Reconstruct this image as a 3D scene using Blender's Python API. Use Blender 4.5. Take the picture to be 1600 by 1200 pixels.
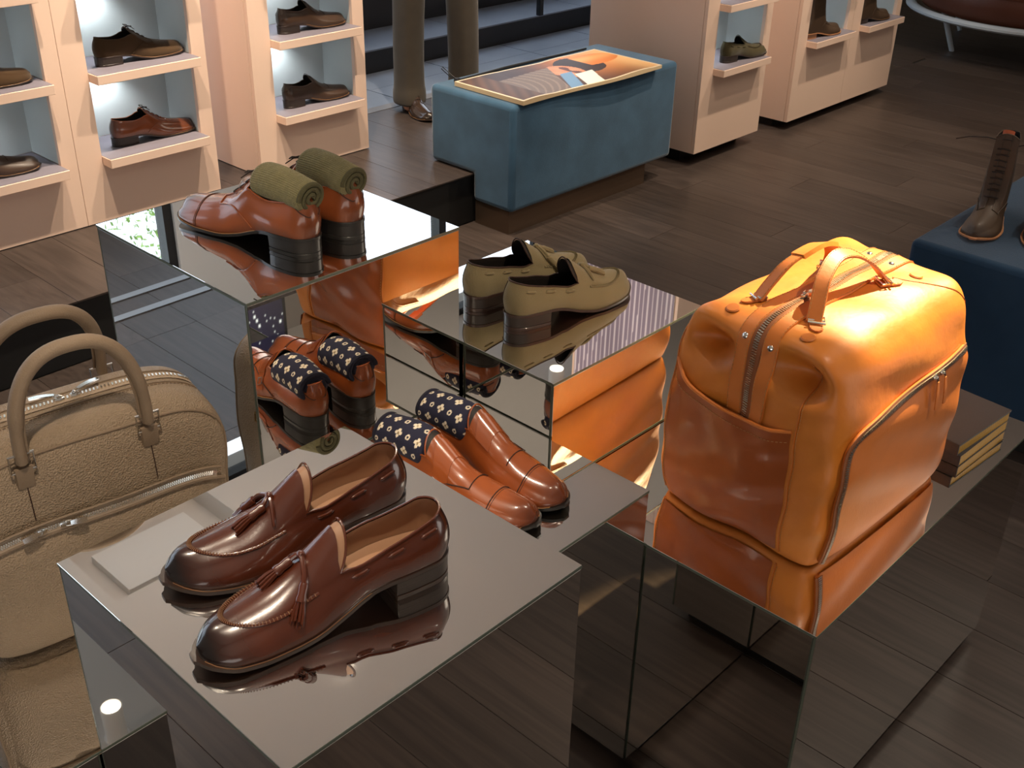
import bpy, math, random
import numpy as np
from mathutils import Vector, Matrix
random.seed(7)
PI = math.pi
SC = bpy.context.scene
COL = SC.collection
for o in list(bpy.data.objects):
    bpy.data.objects.remove(o)

# ------------------------------------------------------------------ camera
FPX = 1751.055
cam_d = bpy.data.cameras.new('camera')
cam_d.sensor_fit = 'HORIZONTAL'
cam_d.sensor_width = 36.0
cam_d.lens = FPX * 36.0 / 1600.0
cam_d.clip_start = 0.02
cam_d.clip_end = 200
cam_o = bpy.data.objects.new('camera', cam_d)
COL.objects.link(cam_o)
Fv = Vector((0.63791489, 0.58970848, -0.49528629))
Rv = Vector((0.68668485, -0.72670193, 0.0191893))
Uv = Vector((0.34860941, 0.35234673, 0.86851785))
M = Matrix(((Rv.x, Uv.x, -Fv.x, 0), (Rv.y, Uv.y, -Fv.y, 0), (Rv.z, Uv.z, -Fv.z, 1.7322), (0, 0, 0, 1)))
cam_o.matrix_world = M
SC.camera = cam_o

# ------------------------------------------------------------------ world, exposure
W = bpy.data.worlds.new('world')
SC.world = W
W.use_nodes = True
W.node_tree.nodes['Background'].inputs[0].default_value = (0.75, 0.86, 1.0, 1)
W.node_tree.nodes['Background'].inputs[1].default_value = 2.4
SC.view_settings.view_transform = 'Standard'
SC.view_settings.look = 'None'
SC.view_settings.gamma = 1.0
SC.view_settings.use_curve_mapping = False
SC.view_settings.exposure = 0.0
try:
    SC.cycles.max_bounces = 14
    SC.cycles.glossy_bounces = 8
    SC.cycles.diffuse_bounces = 4
    SC.cycles.sample_clamp_indirect = 6
    SC.cycles.caustics_reflective = True
    SC.cycles.blur_glossy = 0.5
    SC.cycles.use_denoising = True
except Exception:
    pass

WARM = (1.0, 0.83, 0.64)
CEIL = 3.25


def spot(name, loc, target, power, angle, blend=0.4, radius=0.03, color=WARM):
    d = bpy.data.lights.new(name, 'SPOT')
    d.energy = power
    d.spot_size = math.radians(angle)
    d.spot_blend = blend
    d.shadow_soft_size = radius
    d.color = color
    o = bpy.data.objects.new(name, d)
    o.location = loc
    o.rotation_euler = (Vector(target) - Vector(loc)).to_track_quat('-Z', 'Y').to_euler()
    COL.objects.link(o)
    return o


def area(name, loc, target, power, sx, sy, color=(1, 1, 1)):
    d = bpy.data.lights.new(name, 'AREA')
    d.shape = 'RECTANGLE'
    d.size = sx
    d.size_y = sy
    d.energy = power
    d.color = color
    o = bpy.data.objects.new(name, d)
    o.location = loc
    o.rotation_euler = (Vector(target) - Vector(loc)).to_track_quat('-Z', 'Y').to_euler()
    COL.objects.link(o)
    return o


# ceiling spots of the shop, plus some added for brightness: (lamp position x, y, target, power, cone)
SPOTS = [
    ((1.45, 2.80), (1.45, 3.55, 0.9), 215, 60, 0),
    ((2.10, 2.80), (2.10, 3.55, 0.9), 215, 60, 0),
    ((2.80, 2.80), (2.80, 3.55, 0.9), 215, 60, 0),
    ((4.60, 2.00), (4.65, 2.85, 0.6), 150, 58, 0),
    ((5.75, 2.00), (5.75, 2.85, 0.6), 150, 62, 0),
    ((3.45, 0.66), (1.80, 0.80, 0.93), 1900, 12, 0),
    ((0.10, 1.55), (0.65, 0.85, 0.88), 90, 24, 1),
    ((1.60, -0.30), (1.38, 1.05, 0.75), 120, 27, 1),
    ((0.20, 0.40), (0.52, 1.32, 0.80), 125, 34, 1),
    ((1.90, 2.60), (1.10, 1.50, 1.00), 60, 36, 0),
    ((3.60, 1.60), (4.00, 2.90, 0.3), 60, 60, 0),
    ((4.49, 3.79), (3.60, 3.40, 0.4), 40, 60, 1),
    ((4.20, 0.90), (3.20, 1.90, 0.0), 85, 56, 0),  # added without a fitting, brightens the open floor
    ((2.90, -0.20), (2.55, 0.10, 0.0), 75, 52, 0),  # added without a fitting, brightens the floor before the low plinth
    ((-0.62, 3.67), (0.30, 3.20, 0.1), 40, 60, 1),
    ((2.60, 3.40), (4.36, 3.25, 2.4), 60, 50, 0),  # added without a fitting, brightens the jacket poster
]
for (lx, ly), tg, pw, ang, fx in SPOTS:
    spot('ceiling_or_added_spot', (lx, ly, 3.045), tg, pw, ang, blend=0.4 if pw < 800 else 0.15, color=WARM if pw < 800 else (1.0, 0.80, 0.44))
# added fill lights without fittings, aimed up to brighten the ceiling
area('ceiling_fill', (2.1, 3.9, 1.85), (2.1, 3.6, 4.0), 9, 1.8, 0.3, (1.0, 0.93, 0.86))
area('ceiling_fill', (-1.6, -1.6, 0.9), (-0.6, 0.2, 4.2), 40, 2.6, 2.6, (1.0, 0.93, 0.86))
area('ceiling_fill', (3.4, -2.0, 0.9), (3.6, 0.2, 4.2), 36, 2.4, 2.0, (1.0, 0.93, 0.86))
# added broad fill light without a fitting, shining down into the room
area('overhead_fill', (5.2, 0.2, 3.2), (5.2, 0.4, 0.0), 25, 2.4, 1.6, (1.0, 0.86, 0.70))

# ------------------------------------------------------------------ helpers


def srgb(r, g, b):
    def f(c):
        c = c / 255.0
        return c / 12.92 if c <= 0.04045 else ((c + 0.055) / 1.055) ** 2.4
    return (f(r), f(g), f(b), 1.0)


def mat(name, col, rough=0.5, metal=0.0, coat=0.0, bump=0.0, bscale=200.0, var=0.0, vscale=8.0, sheen=0.0,
        col2=None, emit=None, estr=0.0, spec=0.5, attr=None, wave=None, bkind='noise', coat_rough=0.08, stretch=None):
    m = bpy.data.materials.new(name)
    m.use_nodes = True
    nt = m.node_tree
    b = nt.nodes['Principled BSDF']
    b.inputs['Base Color'].default_value = col
    b.inputs['Roughness'].default_value = rough
    b.inputs['Metallic'].default_value = metal
    b.inputs['Specular IOR Level'].default_value = spec
    b.inputs['Coat Weight'].default_value = coat
    b.inputs['Coat Roughness'].default_value = coat_rough
    if sheen:
        b.inputs['Sheen Weight'].default_value = sheen
        b.inputs['Sheen Roughness'].default_value = 0.4
    if emit:
        b.inputs['Emission Color'].default_value = emit
        b.inputs['Emission Strength'].default_value = estr
    tc = nt.nodes.new('ShaderNodeTexCoord')
    src = tc.outputs['Object']
    if stretch:
        mp = nt.nodes.new('ShaderNodeMapping')
        mp.inputs['Scale'].default_value = stretch
        nt.links.new(src, mp.inputs[0])
        src = mp.outputs[0]
    if attr:
        a = nt.nodes.new('ShaderNodeAttribute')
        a.attribute_name = attr
        nt.links.new(a.outputs['Color'], b.inputs['Base Color'])
    elif var or col2:
        n = nt.nodes.new('ShaderNodeTexNoise')
        n.inputs['Scale'].default_value = vscale
        n.inputs['Detail'].default_value = 5
        nt.links.new(src, n.inputs['Vector'])
        r = nt.nodes.new('ShaderNodeValToRGB')
        r.color_ramp.elements[0].position = 0.3
        r.color_ramp.elements[1].position = 0.7
        if col2:
            c0, c1 = col, col2
        else:
            c0 = tuple(c * (1 - var) for c in col[:3]) + (1,)
            c1 = tuple(min(1, c * (1 + var)) for c in col[:3]) + (1,)
        r.color_ramp.elements[0].color = c0
        r.color_ramp.elements[1].color = c1
        nt.links.new(n.outputs['Fac'], r.inputs['Fac'])
        nt.links.new(r.outputs['Color'], b.inputs['Base Color'])
    if bump:
        if bkind == 'voronoi':
            t = nt.nodes.new('ShaderNodeTexVoronoi')
            t.inputs['Scale'].default_value = bscale
            out = t.outputs['Distance']
        elif bkind == 'wave':
            t = nt.nodes.new('ShaderNodeTexWave')
            t.inputs['Scale'].default_value = bscale
            t.inputs['Distortion'].default_value = 1.0
            out = t.outputs['Color']
        else:
            t = nt.nodes.new('ShaderNodeTexNoise')
            t.inputs['Scale'].default_value = bscale
            t.inputs['Detail'].default_value = 4
            out = t.outputs['Fac']
        nt.links.new(src, t.inputs['Vector'])
        bm_ = nt.nodes.new('ShaderNodeBump')
        bm_.inputs['Strength'].default_value = bump
        bm_.inputs['Distance'].default_value = 0.002
        nt.links.new(out, bm_.inputs['Height'])
        nt.links.new(bm_.outputs['Normal'], b.inputs['Normal'])
    return m


class MB:
    """collects geometry of ONE mesh object"""
    def __init__(s):
        s.v = []
        s.f = []
        s.mi = []
        s.col = []
        s.cm = 0

    def add(s, vs, fs, mi=None, col=None):
        n = len(s.v)
        s.v.extend([tuple(map(float, p)) for p in vs])
        for f in fs:
            s.f.append(tuple(i + n for i in f))
            s.mi.append(s.cm if mi is None else mi)
        if col is not None:
            s.col.extend(col)
        elif s.col:
            s.col.extend([(1, 1, 1, 1)] * len(vs))
        return s

    def box(s, x0, x1, y0, y1, z0, z1, mi=None):
        v = [(x0, y0, z0), (x1, y0, z0), (x1, y1, z0), (x0, y1, z0), (x0, y0, z1), (x1, y0, z1), (x1, y1, z1), (x0, y1, z1)]
        f = [(0, 3, 2, 1), (4, 5, 6, 7), (0, 1, 5, 4), (1, 2, 6, 5), (2, 3, 7, 6), (3, 0, 4, 7)]
        return s.add(v, f, mi)

    def grid(s, P, closed_u=False, closed_v=False, mi=None, col=None, skip=None):
        """P[i][j] array of points"""
        P = np.asarray(P, float)
        nu, nv = P.shape[:2]
        fs = []
        for i in range(nu if closed_u else nu - 1):
            for j in range(nv if closed_v else nv - 1):
                if skip and skip(i, j):
                    continue
                a = i * nv + j
                b = ((i + 1) % nu) * nv + j
                c = ((i + 1) % nu) * nv + (j + 1) % nv
                d = i * nv + (j + 1) % nv
                fs.append((a, b, c, d))
        return s.add(P.reshape(-1, 3), fs, mi, None if col is None else [tuple(c) for c in np.asarray(col).reshape(-1, 4)])

    def tube(s, pts, r, n=8, closed=False, caps=True, mi=None, flat=None, up=None):
        """tube along pts; r number or list; flat=(a,b) multiplies radii along the two frame axes"""
        pts = [Vector(p) for p in pts]
        N = len(pts)
        if N < 2:
            return s
        rr = r if isinstance(r, (list, tuple, np.ndarray)) else [r] * N
        rings = []
        prev = None
        for i in range(N):
            if closed:
                t = pts[(i + 1) % N] - pts[i - 1]
            else:
                t = pts[min(i + 1, N - 1)] - pts[max(i - 1, 0)]
            if t.length < 1e-9:
                t = Vector((0, 0, 1))
            t.normalize()
            if up is not None:
                a = Vector(up[i] if isinstance(up, list) else up)
                a = a - t * a.dot(t)
            elif prev is None:
                a = t.orthogonal()
            else:
                a = prev - t * prev.dot(t)
            if a.length < 1e-6:
                a = t.orthogonal()
            a.normalize()
            prev = a
            b = t.cross(a)
            fa, fb = flat if flat else (1, 1)
            rings.append([tuple(pts[i] + a * (rr[i] * fa * math.cos(2 * PI * k / n)) + b * (rr[i] * fb * math.sin(2 * PI * k / n))) for k in range(n)])
        base = len(s.v)
        s.grid(rings, closed_u=closed, closed_v=True, mi=mi)
        if caps and not closed:
            for i, flip in ((0, True), (N - 1, False)):
                f = [base + i * n + k for k in range(n)]
                s.f.append(tuple(reversed(f)) if flip else tuple(f))
                s.f[-1] = tuple(s.f[-1])
                s.mi.append(s.cm if mi is None else mi)
        return s

    def lathe(s, prof, origin=(0, 0, 0), axis=(0, 0, 1), n=24, mi=None):
        ax = Vector(axis).normalized()
        a = ax.orthogonal().normalized()
        b = ax.cross(a)
        o = Vector(origin)
        rings = [[tuple(o + ax * h + a * (r * math.cos(2 * PI * k / n)) + b * (r * math.sin(2 * PI * k / n))) for k in range(n)] for r, h in prof]
        return s.grid(rings, closed_v=True, mi=mi)

    def build(s, name, m, parent=None, smooth=True, bevel=0.0, bseg=2, subsurf=0, angle=40):
        me = bpy.data.meshes.new(name)
        me.from_pydata(s.v, [], s.f)
        mats = m if isinstance(m, (list, tuple)) else [m]
        for q in mats:
            me.materials.append(q)
        if len(mats) > 1:
            me.polygons.foreach_set('material_index', s.mi)
        if s.col:
            ca = me.color_attributes.new('print', 'FLOAT_COLOR', 'POINT')
            ca.data.foreach_set('color', np.array(s.col, dtype=np.float32).reshape(-1))
        me.validate(clean_customdata=False)
        me.update()
        if smooth:
            me.polygons.foreach_set('use_smooth', [True] * len(me.polygons))
            if not subsurf:
                me.set_sharp_from_angle(angle=math.radians(angle))
        o = bpy.data.objects.new(name, me)
        COL.objects.link(o)
        if parent is not None:
            o.parent = parent
        if bevel:
            md = o.modifiers.new('bevel', 'BEVEL')
            md.width = bevel
            md.segments = bseg
            md.limit_method = 'ANGLE'
        if subsurf:
            md = o.modifiers.new('sub', 'SUBSURF')
            md.levels = subsurf
            md.render_levels = subsurf
        return o


def tag(o, label=None, cat=None, group=None, kind=None):
    if label:
        o['label'] = label
    if cat:
        o['category'] = cat
    if group:
        o['group'] = group
    if kind:
        o['kind'] = kind
    return o


def thing(name, label, cat, loc=(0, 0, 0), rz=0.0, group=None, parent=None):
    o = bpy.data.objects.new(name, None)
    o.empty_display_size = 0.05
    COL.objects.link(o)
    o.location = loc
    o.rotation_euler = (0, 0, rz)
    return tag(o, label, cat, group)


def dup(root, loc, rz, label, group=None):
    def cp(o, parent):
        c = o.copy()
        COL.objects.link(c)
        c.parent = parent
        if parent is not None:
            c.matrix_parent_inverse = o.matrix_parent_inverse.copy()
        for ch in o.children:
            cp(ch, c)
        return c
    r = cp(root, None)
    r.location = loc
    r.rotation_euler = (0, 0, rz)
    r['label'] = label
    if group:
        r['group'] = group
    return r


def hsp(xs, ys, x):
    """smooth (hermite) interpolation"""
    xs = np.asarray(xs, float)
    ys = np.asarray(ys, float)
    x = np.clip(x, xs[0], xs[-1])
    d = np.diff(ys) / np.diff(xs)
    mm = np.empty_like(ys)
    mm[0] = d[0]
    mm[-1] = d[-1]
    for i in range(1, len(ys) - 1):
        mm[i] = 0 if d[i - 1] * d[i] <= 0 else 2 * d[i - 1] * d[i] / (d[i - 1] + d[i])
    i = np.clip(np.searchsorted(xs, x, side='right') - 1, 0, len(xs) - 2)
    h = xs[i + 1] - xs[i]
    t = (x - xs[i]) / h
    return (2 * t**3 - 3 * t**2 + 1) * ys[i] + (t**3 - 2 * t**2 + t) * h * mm[i] + (-2 * t**3 + 3 * t**2) * ys[i + 1] + (t**3 - t**2) * h * mm[i + 1]


# ------------------------------------------------------------------ materials
m_mirror = mat('mirror', (0.86, 0.84, 0.81, 1), rough=0.012, metal=1.0)
m_medge = mat('mirror glass edge', (0.13, 0.15, 0.12, 1), rough=0.2, metal=0.3, spec=0.8)
m_black = mat('black base', (0.008, 0.008, 0.008, 1), rough=0.6)
m_cream = mat('cream lacquer', srgb(238, 208, 188), rough=0.45, var=0.02, vscale=3)
m_niche = mat('niche blue white', srgb(196, 204, 205), rough=0.6)
m_shelft = mat('shelf inlay', srgb(128, 122, 132), rough=0.5)
m_led = mat('led disc', (1, 1, 1, 1), emit=(0.93, 0.98, 1.0, 1), estr=18)
m_lamp = mat('lamp disc', (1, 1, 1, 1), emit=(1.0, 0.92, 0.78, 1), estr=14)
m_white = mat('white paint', srgb(225, 222, 216), rough=0.6)
m_ceil = mat('ceiling paint', srgb(206, 200, 192), rough=0.9)
m_wall = mat('wall paint', srgb(190, 180, 168), rough=0.9)
m_steel = mat('polished nickel', (0.80, 0.78, 0.74, 1), rough=0.16, metal=1.0)
m_bronze = mat('old bronze', srgb(150, 120, 80), rough=0.3, metal=1.0)
m_frame = mat('black window frame', (0.012, 0.013, 0.015, 1), rough=0.35)
m_thread = mat('pale thread', srgb(170, 120, 70), rough=0.8)
m_dkthread = mat('dark thread', srgb(50, 25, 14), rough=0.8)


def box_obj(name, m, x0, x1, y0, y1, z0, z1, parent=None, bevel=0.0, label=None, cat=None, kind=None, group=None):
    o = MB().box(x0, x1, y0, y1, z0, z1).build(name, m, parent, smooth=bool(bevel), bevel=bevel)
    return tag(o, label, cat, group, kind)


# ------------------------------------------------------------------ room
floor = box_obj('floor', mat('floor substrate', (0.022, 0.018, 0.015, 1), rough=0.8), -3.5, 11, -3.6, 5.24, -0.10, -0.004, kind='structure')


def wood(name, seed, base, rough=0.36):
    m = bpy.data.materials.new(name)
    m.use_nodes = True
    nt = m.node_tree
    b = nt.nodes['Principled BSDF']
    tc = nt.nodes.new('ShaderNodeTexCoord')
    mp = nt.nodes.new('ShaderNodeMapping')
    mp.inputs['Scale'].default_value = (55, 2.2, 55)
    mp.inputs['Location'].default_value = (seed * 3.1, seed, 0)
    nt.links.new(tc.outputs['Object'], mp.inputs[0])
    n = nt.nodes.new('ShaderNodeTexNoise')
    n.inputs['Scale'].default_value = 1.0
    n.inputs['Detail'].default_value = 8
    n.inputs['Distortion'].default_value = 0.6
    nt.links.new(mp.outputs[0], n.inputs['Vector'])
    r = nt.nodes.new('ShaderNodeValToRGB')
    r.color_ramp.elements[0].position = 0.3
    r.color_ramp.elements[1].position = 0.72
    r.color_ramp.elements[0].color = tuple(c * 0.72 for c in base[:3]) + (1,)
    r.color_ramp.elements[1].color = tuple(c * 1.25 for c in base[:3]) + (1,)
    nt.links.new(n.outputs['Fac'], r.inputs['Fac'])
    nt.links.new(r.outputs['Color'], b.inputs['Base Color'])
    b.inputs['Roughness'].default_value = rough
    b.inputs['Specular IOR Level'].default_value = 0.35
    bp = nt.nodes.new('ShaderNodeBump')
    bp.inputs['Strength'].default_value = 0.25
    bp.inputs['Distance'].default_value = 0.001
    nt.links.new(n.outputs['Fac'], bp.inputs['Height'])
    nt.links.new(bp.outputs['Normal'], b.inputs['Normal'])
    return m


FB = srgb(70, 60, 55)
m_planks = [wood('dark plank %s' % w, i, tuple(c * k for c in FB[:3]) + (1,)) for i, (w, k) in enumerate((('a', 0.86), ('b', 1.0), ('c', 1.1), ('d', 0.94)))]
PW, PLN = 0.19, 1.5
plank_mesh = []
for m_ in m_planks:
    q = MB().box(0, PW - 0.0009, 0, PLN - 0.0009, -0.004, 0.0).build('floor_plank', m_, None, smooth=False, bevel=0.0008, bseg=1)
    plank_mesh.append(q)


def lay_planks(parent, x0, x1, y0, y1, z, name='floor_plank'):
    nx = int(math.ceil((x1 - x0) / PW))
    for i in range(nx):
        off = (i * 0.61) % 1.0 * PLN
        y = y0 - off
        while y < y1:
            a, b_ = max(y, y0), min(y + PLN, y1)
            if b_ - a > 0.02:
                s_ = random.choice(plank_mesh)
                o = s_.copy()
                o.name = name
                COL.objects.link(o)
                o.location = (x0 + i * PW, a, z)
                wx = min(1.0, (x1 - x0 - i * PW) / PW)
                o.scale = (wx, (b_ - a) / PLN, 1)
                o.parent = parent
            y += PLN


lay_planks(floor, -0.5, 8.05, -0.8, 3.12, 0.0)
lay_planks(floor, -1.45, .61, 3.12, 4.99, 0.0)
lay_planks(floor, -1.45, -.5, 1.2, 3.12, 0.0)
for q in plank_mesh:
    bpy.data.objects.remove(q)
plank_mesh = []
# far and side areas the camera hardly sees: one surface of the same boards
fr = MB()
for (x0, x1, y0, y1) in ((-3.5, -1.45, -3.6, 4.99), (-1.45, -.5, -3.6, 1.2), (-0.5, 8.05, -3.6, -0.8), (8.05, 11, -3.6, 5.1), (4.3, 8.05, 3.12, 4.2)):
    i = 0
    x = x0
    while x < x1 - 0.01:
        y = y0 - ((i * 0.61) % 1) * PLN
        while y < y1:
            a, b_ = max(y, y0), min(y + PLN, y1)
            if b_ - a > 0.02:
                fr.box(x, min(x + PW, x1) - 0.003, a, b_ - 0.003, -0.004, 0.0)
            y += PLN
        x += PW
        i += 1
tag(fr.build('floor_boarding', m_planks[1], floor, smooth=False), None, kind='stuff')

m_strip = mat('pale floor strip', srgb(150, 154, 158), rough=.4, metal=.5)
box_obj('trim_6', m_strip, -2.5, .6, 3.44, 3.475, 0, .004, kind='structure')
box_obj('trim_7', m_strip, -2.5, .6, 3.30, 3.335, 0, .004, kind='structure')
ceiling = MB()
# ceiling with a recessed tray
rx0, rx1, ry0, ry1 = 1.58, 2.31, 3.75, 4.33
for b_ in ((-3.6, rx0, -3.7, 5.24), (rx1, 11.1, -3.7, 5.24), (rx0, rx1, -3.7, ry0), (rx0, rx1, ry1, 5.24)):
    ceiling.box(b_[0], b_[1], b_[2], b_[3], CEIL, CEIL + 0.06)
ceiling.box(rx0, rx1, ry0, ry1, CEIL + 0.12, CEIL + 0.18)
for b_ in ((rx0 - .02, rx0, ry0, ry1), (rx1, rx1 + .02, ry0, ry1), (rx0, rx1, ry0 - .02, ry0), (rx0, rx1, ry1, ry1 + .02)):
    ceiling.box(b_[0], b_[1], b_[2], b_[3], CEIL + 0.0601, CEIL + 0.18)
tag(ceiling.build('ceiling', m_ceil, None, smooth=False), kind='structure')
box_obj('trim_1', m_white, rx0 + .12, rx1 - .12, ry0 + .12, ry1 - .12, CEIL + 0.08, CEIL + 0.12, kind='structure')

box_obj('wall_left', m_wall, -3.6, -3.5, -3.6, 5.3, -0.1, CEIL, kind='structure')
box_obj('wall_right', m_wall, 11, 11.1, -3.6, 5.24, -0.1, CEIL, kind='structure')
box_obj('wall_front', m_wall, -3.6, 11.1, -3.7, -3.6, -0.1, CEIL, kind='structure')
wb = MB()
YW = 5.0   # shop-window plane
wb.box(-3.6, 8.0, YW, YW + 0.12, -0.1, 0.62)
wb.box(-3.6, -3.3, YW, YW + 0.12, 0.62, CEIL)
wb.box(.50, .60, YW, YW + 0.12, 0.62, CEIL)
wb.box(2.78, 3.62, YW - 0.04, YW + 0.12, 0.62, CEIL)
wb.box(7.0, 8.0, YW, YW + 0.12, 0.62, CEIL)
tag(wb.build('wall_back', [mat('window wall paint', srgb(214, 220, 222), rough=0.8)], None, smooth=False), kind='structure')
box_obj('baseboard_back', m_frame, .62, 8.0, YW - 0.012, YW, 0.33, 0.60, kind='structure')
box_obj('wall_far', m_wall, 8.0, 11.1, YW, YW + .12, -0.1, CEIL, kind='structure')

for i, (a, b_, mull, zl) in enumerate(((.60, 2.78, (1.45,), .62), (3.62, 7.0, (4.66, 5.9), .62), (-3.3, .50, (-2.1, -.85), .62))):
    w = MB()
    w.box(a, a + .05, YW - .02, YW + .06, zl, CEIL)
    w.box(b_ - .05, b_, YW - .02, YW + .06, zl, CEIL)
    w.box(a, b_, YW - .02, YW + .06, zl, zl + .06)
    w.box(a, b_, YW - .02, YW + .06, CEIL - .05, CEIL)
    wf = tag(w.build('window_%d' % (i + 1), m_frame, None, smooth=False), kind='structure')
    for mx in mull:
        box_obj('mullion', m_frame, mx, mx + .06, YW - .02, YW + .06, zl + .06, CEIL - .05, parent=wf)
    gl = bpy.data.materials.new('window glass')
    gl.use_nodes = True
    nt = gl.node_tree
    nt.nodes.remove(nt.nodes['Principled BSDF'])
    tr = nt.nodes.new('ShaderNodeBsdfTransparent')
    gb = nt.nodes.new('ShaderNodeBsdfGlossy')
    gb.inputs['Roughness'].default_value = 0.01
    mx_ = nt.nodes.new('ShaderNodeMixShader')
    mx_.inputs[0].default_value = 0.06
    nt.links.new(tr.outputs[0], mx_.inputs[1])
    nt.links.new(gb.outputs[0], mx_.inputs[2])
    nt.links.new(mx_.outputs[0], nt.nodes['Material Output'].inputs[0])
    edges = [a + .05] + [m for m in mull] + [b_ - .05]
    for e0, e1 in zip(edges[:-1], edges[1:]):
        box_obj('pane', gl, e0 + (.06 if e0 in mull else 0), e1, YW + .01, YW + .018, zl + .06, CEIL - .05, parent=wf)

# street outside: pavement and trees with hazy foliage seen only in the mirrors
box_obj('ground', mat('street', srgb(150, 150, 148), rough=0.9), -14, 22, YW + .12, 22, -0.2, -0.1, kind='structure')
m_leaf = mat('street tree leaves', srgb(120, 165, 60), rough=0.7, col2=srgb(180, 215, 110), vscale=6)
m_trunk = mat('street tree bark', srgb(85, 75, 65), rough=0.9)
def street_tree(x, y, h, label):
    t = thing('street_tree', label, 'tree', (x, y, -0.1))
    tr_ = MB()
    tr_.tube([(0, 0, 0), (.05, 0, h * .5), (0, .05, h)], [.09, .07, .03], 8)
    for k in range(7):
        a = k * 2.4
        tr_.tube([(0.03, 0, h * (.45 + .06 * k)), (math.cos(a) * .7, math.sin(a) * .5, h * (.6 + .07 * k))], [.03, .008], 6)
    tr_.build('trunk', m_trunk, t)
    lf = MB()
    rnd = random.Random(int(x * 10))
    for k in range(4200):
        a = rnd.random() * 6.28
        r = rnd.random() ** .5 * 1.5
        zz = h * .62 + rnd.random() * h * .5
        c = Vector((math.cos(a) * r, math.sin(a) * r * .8, zz))
        u = Vector((rnd.uniform(-1, 1), rnd.uniform(-1, 1), rnd.uniform(-1, 1))).normalized() * .035
        v = u.orthogonal().normalized() * .025
        lf.add([c - u, c - v, c + u, c + v], [(0, 1, 2, 3)])
    tag(lf.build('leaves', m_leaf, t, smooth=False), kind='stuff')
street_tree(2.3, 9.0, 5.2, 'leafy green street tree outside the shop window behind the cabinets')
street_tree(5.9, 9.5, 5.6, 'leafy green street tree outside the shop window nearer the blue bench')

# raised platform at the back, its ledge by the window
ZP = 0.21
plat = MB()
plat.box(.62, 4.32, 3.125, YW, -0.0, ZP - .006)
platform = tag(plat.build('trim_2', m_black, None, smooth=False), kind='structure')
for m_ in m_planks:
    plank_mesh.append(MB().box(0, PW - 0.0009, 0, PLN - 0.0009, -0.006, 0.0).build('platform_plank', m_, None, smooth=False, bevel=0.0008, bseg=1))
lay_planks(platform, .62, 4.32, 3.115, 4.05, ZP, 'platform_plank')
for q in plank_mesh:
    bpy.data.objects.remove(q)
m_bluef = mat('daylight-tinted floor', srgb(120, 130, 146), rough=0.55, var=0.08, vscale=5)  # blue daylight on floor and ledge is put into this colour
box_obj('trim_3', mat('threshold strip', srgb(110, 106, 106), rough=0.4), -0.2, 6.9, 4.052, 4.115, 0.1, ZP + .002, kind='structure')
ft = thing('floor_tiling', None, None)
ft['kind'] = 'structure'
for i in range(10):
    o = MB().box(0, .594, 0, .245, -.01, 0).build('tile', m_bluef, ft, smooth=False)
    o.location = (.62 + i * .6, 4.118, ZP)
    o = MB().box(0, .594, 0, .245, -.01, 0).build('tile', m_bluef, ft, smooth=False)
    o.location = (.62 + i * .6, 4.366, ZP)
box_obj('trim_4', m_black, .62, 7.0, 4.115, 4.62, -0.0, ZP - .012, kind='structure')
led = MB()
led.box(.62, 7.9, 4.617, YW, 0.0, 0.322)
ledge = tag(led.build('window_4', m_frame, None, smooth=False), kind='structure')
for i in range(7):
    box_obj('sill_board', m_bluef, .62 + i * .99, .62 + i * .99 + .985, 4.612, YW - .014, 0.322, 0.33, parent=ledge)
tag(MB().box(0, .03, 0, .03, 0, 2.9).build('trim_5', m_frame, None, smooth=False), kind='structure').location = (5.15, 4.60, .33)


# ------------------------------------------------------------------ mirrored plinths
def mirror_box(x0, x1, y0, y1, z1, label, joint=None):
    t = thing('mirrored_plinth', label, 'display plinth', ((x0 + x1) / 2, (y0 + y1) / 2, 0))
    sx, sy = (x1 - x0) / 2, (y1 - y0) / 2
    g, e, th, zb = 0.0012, 0.0006, 0.005, 0.035

    def panel(name, b, axis):
        q = MB()
        q.box(*b)
        # faces order: -z,+z,-y,+x,+y,-x
        big = {'z': (0, 1), 'y': (2, 4), 'x': (3, 5)}[axis]
        q.mi = [0 if i in big else 1 for i in range(6)]
        return q.build(name, [m_mirror, m_medge], t, smooth=False, bevel=0.0005, bseg=1)
    panel('top_panel', (-sx, sx, -sy, sy, z1 - th, z1), 'z')
    for s_ in (-1, 1):
        xa, xb = sorted((s_ * (sx - e), s_ * (sx - e - th)))
        panel('side_panel', (xa, xb, -sy + g + th, sy - g - th, zb, z1 - th - e), 'x')
        ya, yb = sorted((s_ * (sy - e), s_ * (sy - e - th)))
        panel('side_panel', (-sx + g, sx - g, ya, yb, zb, z1 - th - e), 'y')
    MB().box(-sx + .008, sx - .008, -sy + .008, sy - .008, zb + .002, z1 - th - .002).build('core', m_black, t, smooth=False)  # black filler box, added to block light behind the panels
    MB().box(-sx + .03, sx - .03, -sy + .03, sy - .03, 0, zb + .002).build('recessed_base', m_black, t, smooth=False)
    return t


ZA, ZT, ZC, ZB, ZD, ZG = .875, 1.006, .781, .670, .559, .553
mirror_box(.405, .844, .658, 1.107, ZA, 'mirrored cube plinth carrying the glossy brown tassel loafers')
mirror_box(.829, 1.269, 1.305, 1.745, ZT, 'tallest mirrored plinth carrying tan shoes with olive socks')
mirror_box(1.275, 1.717, 1.081, 1.55, ZC, 'mirrored plinth carrying the olive suede loafers')
mirror_box(.848, 1.272, .862, 1.302, ZB, 'mirrored plinth carrying the monk shoes with navy socks')
mirror_box(1.275, 2.137, .534, 1.078, ZD, 'long low mirrored plinth carrying the tan travel bag')
mirror_box(.303, .827, 1.111, 1.635, ZG, 'low mirrored plinth under the beige briefcase')


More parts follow.
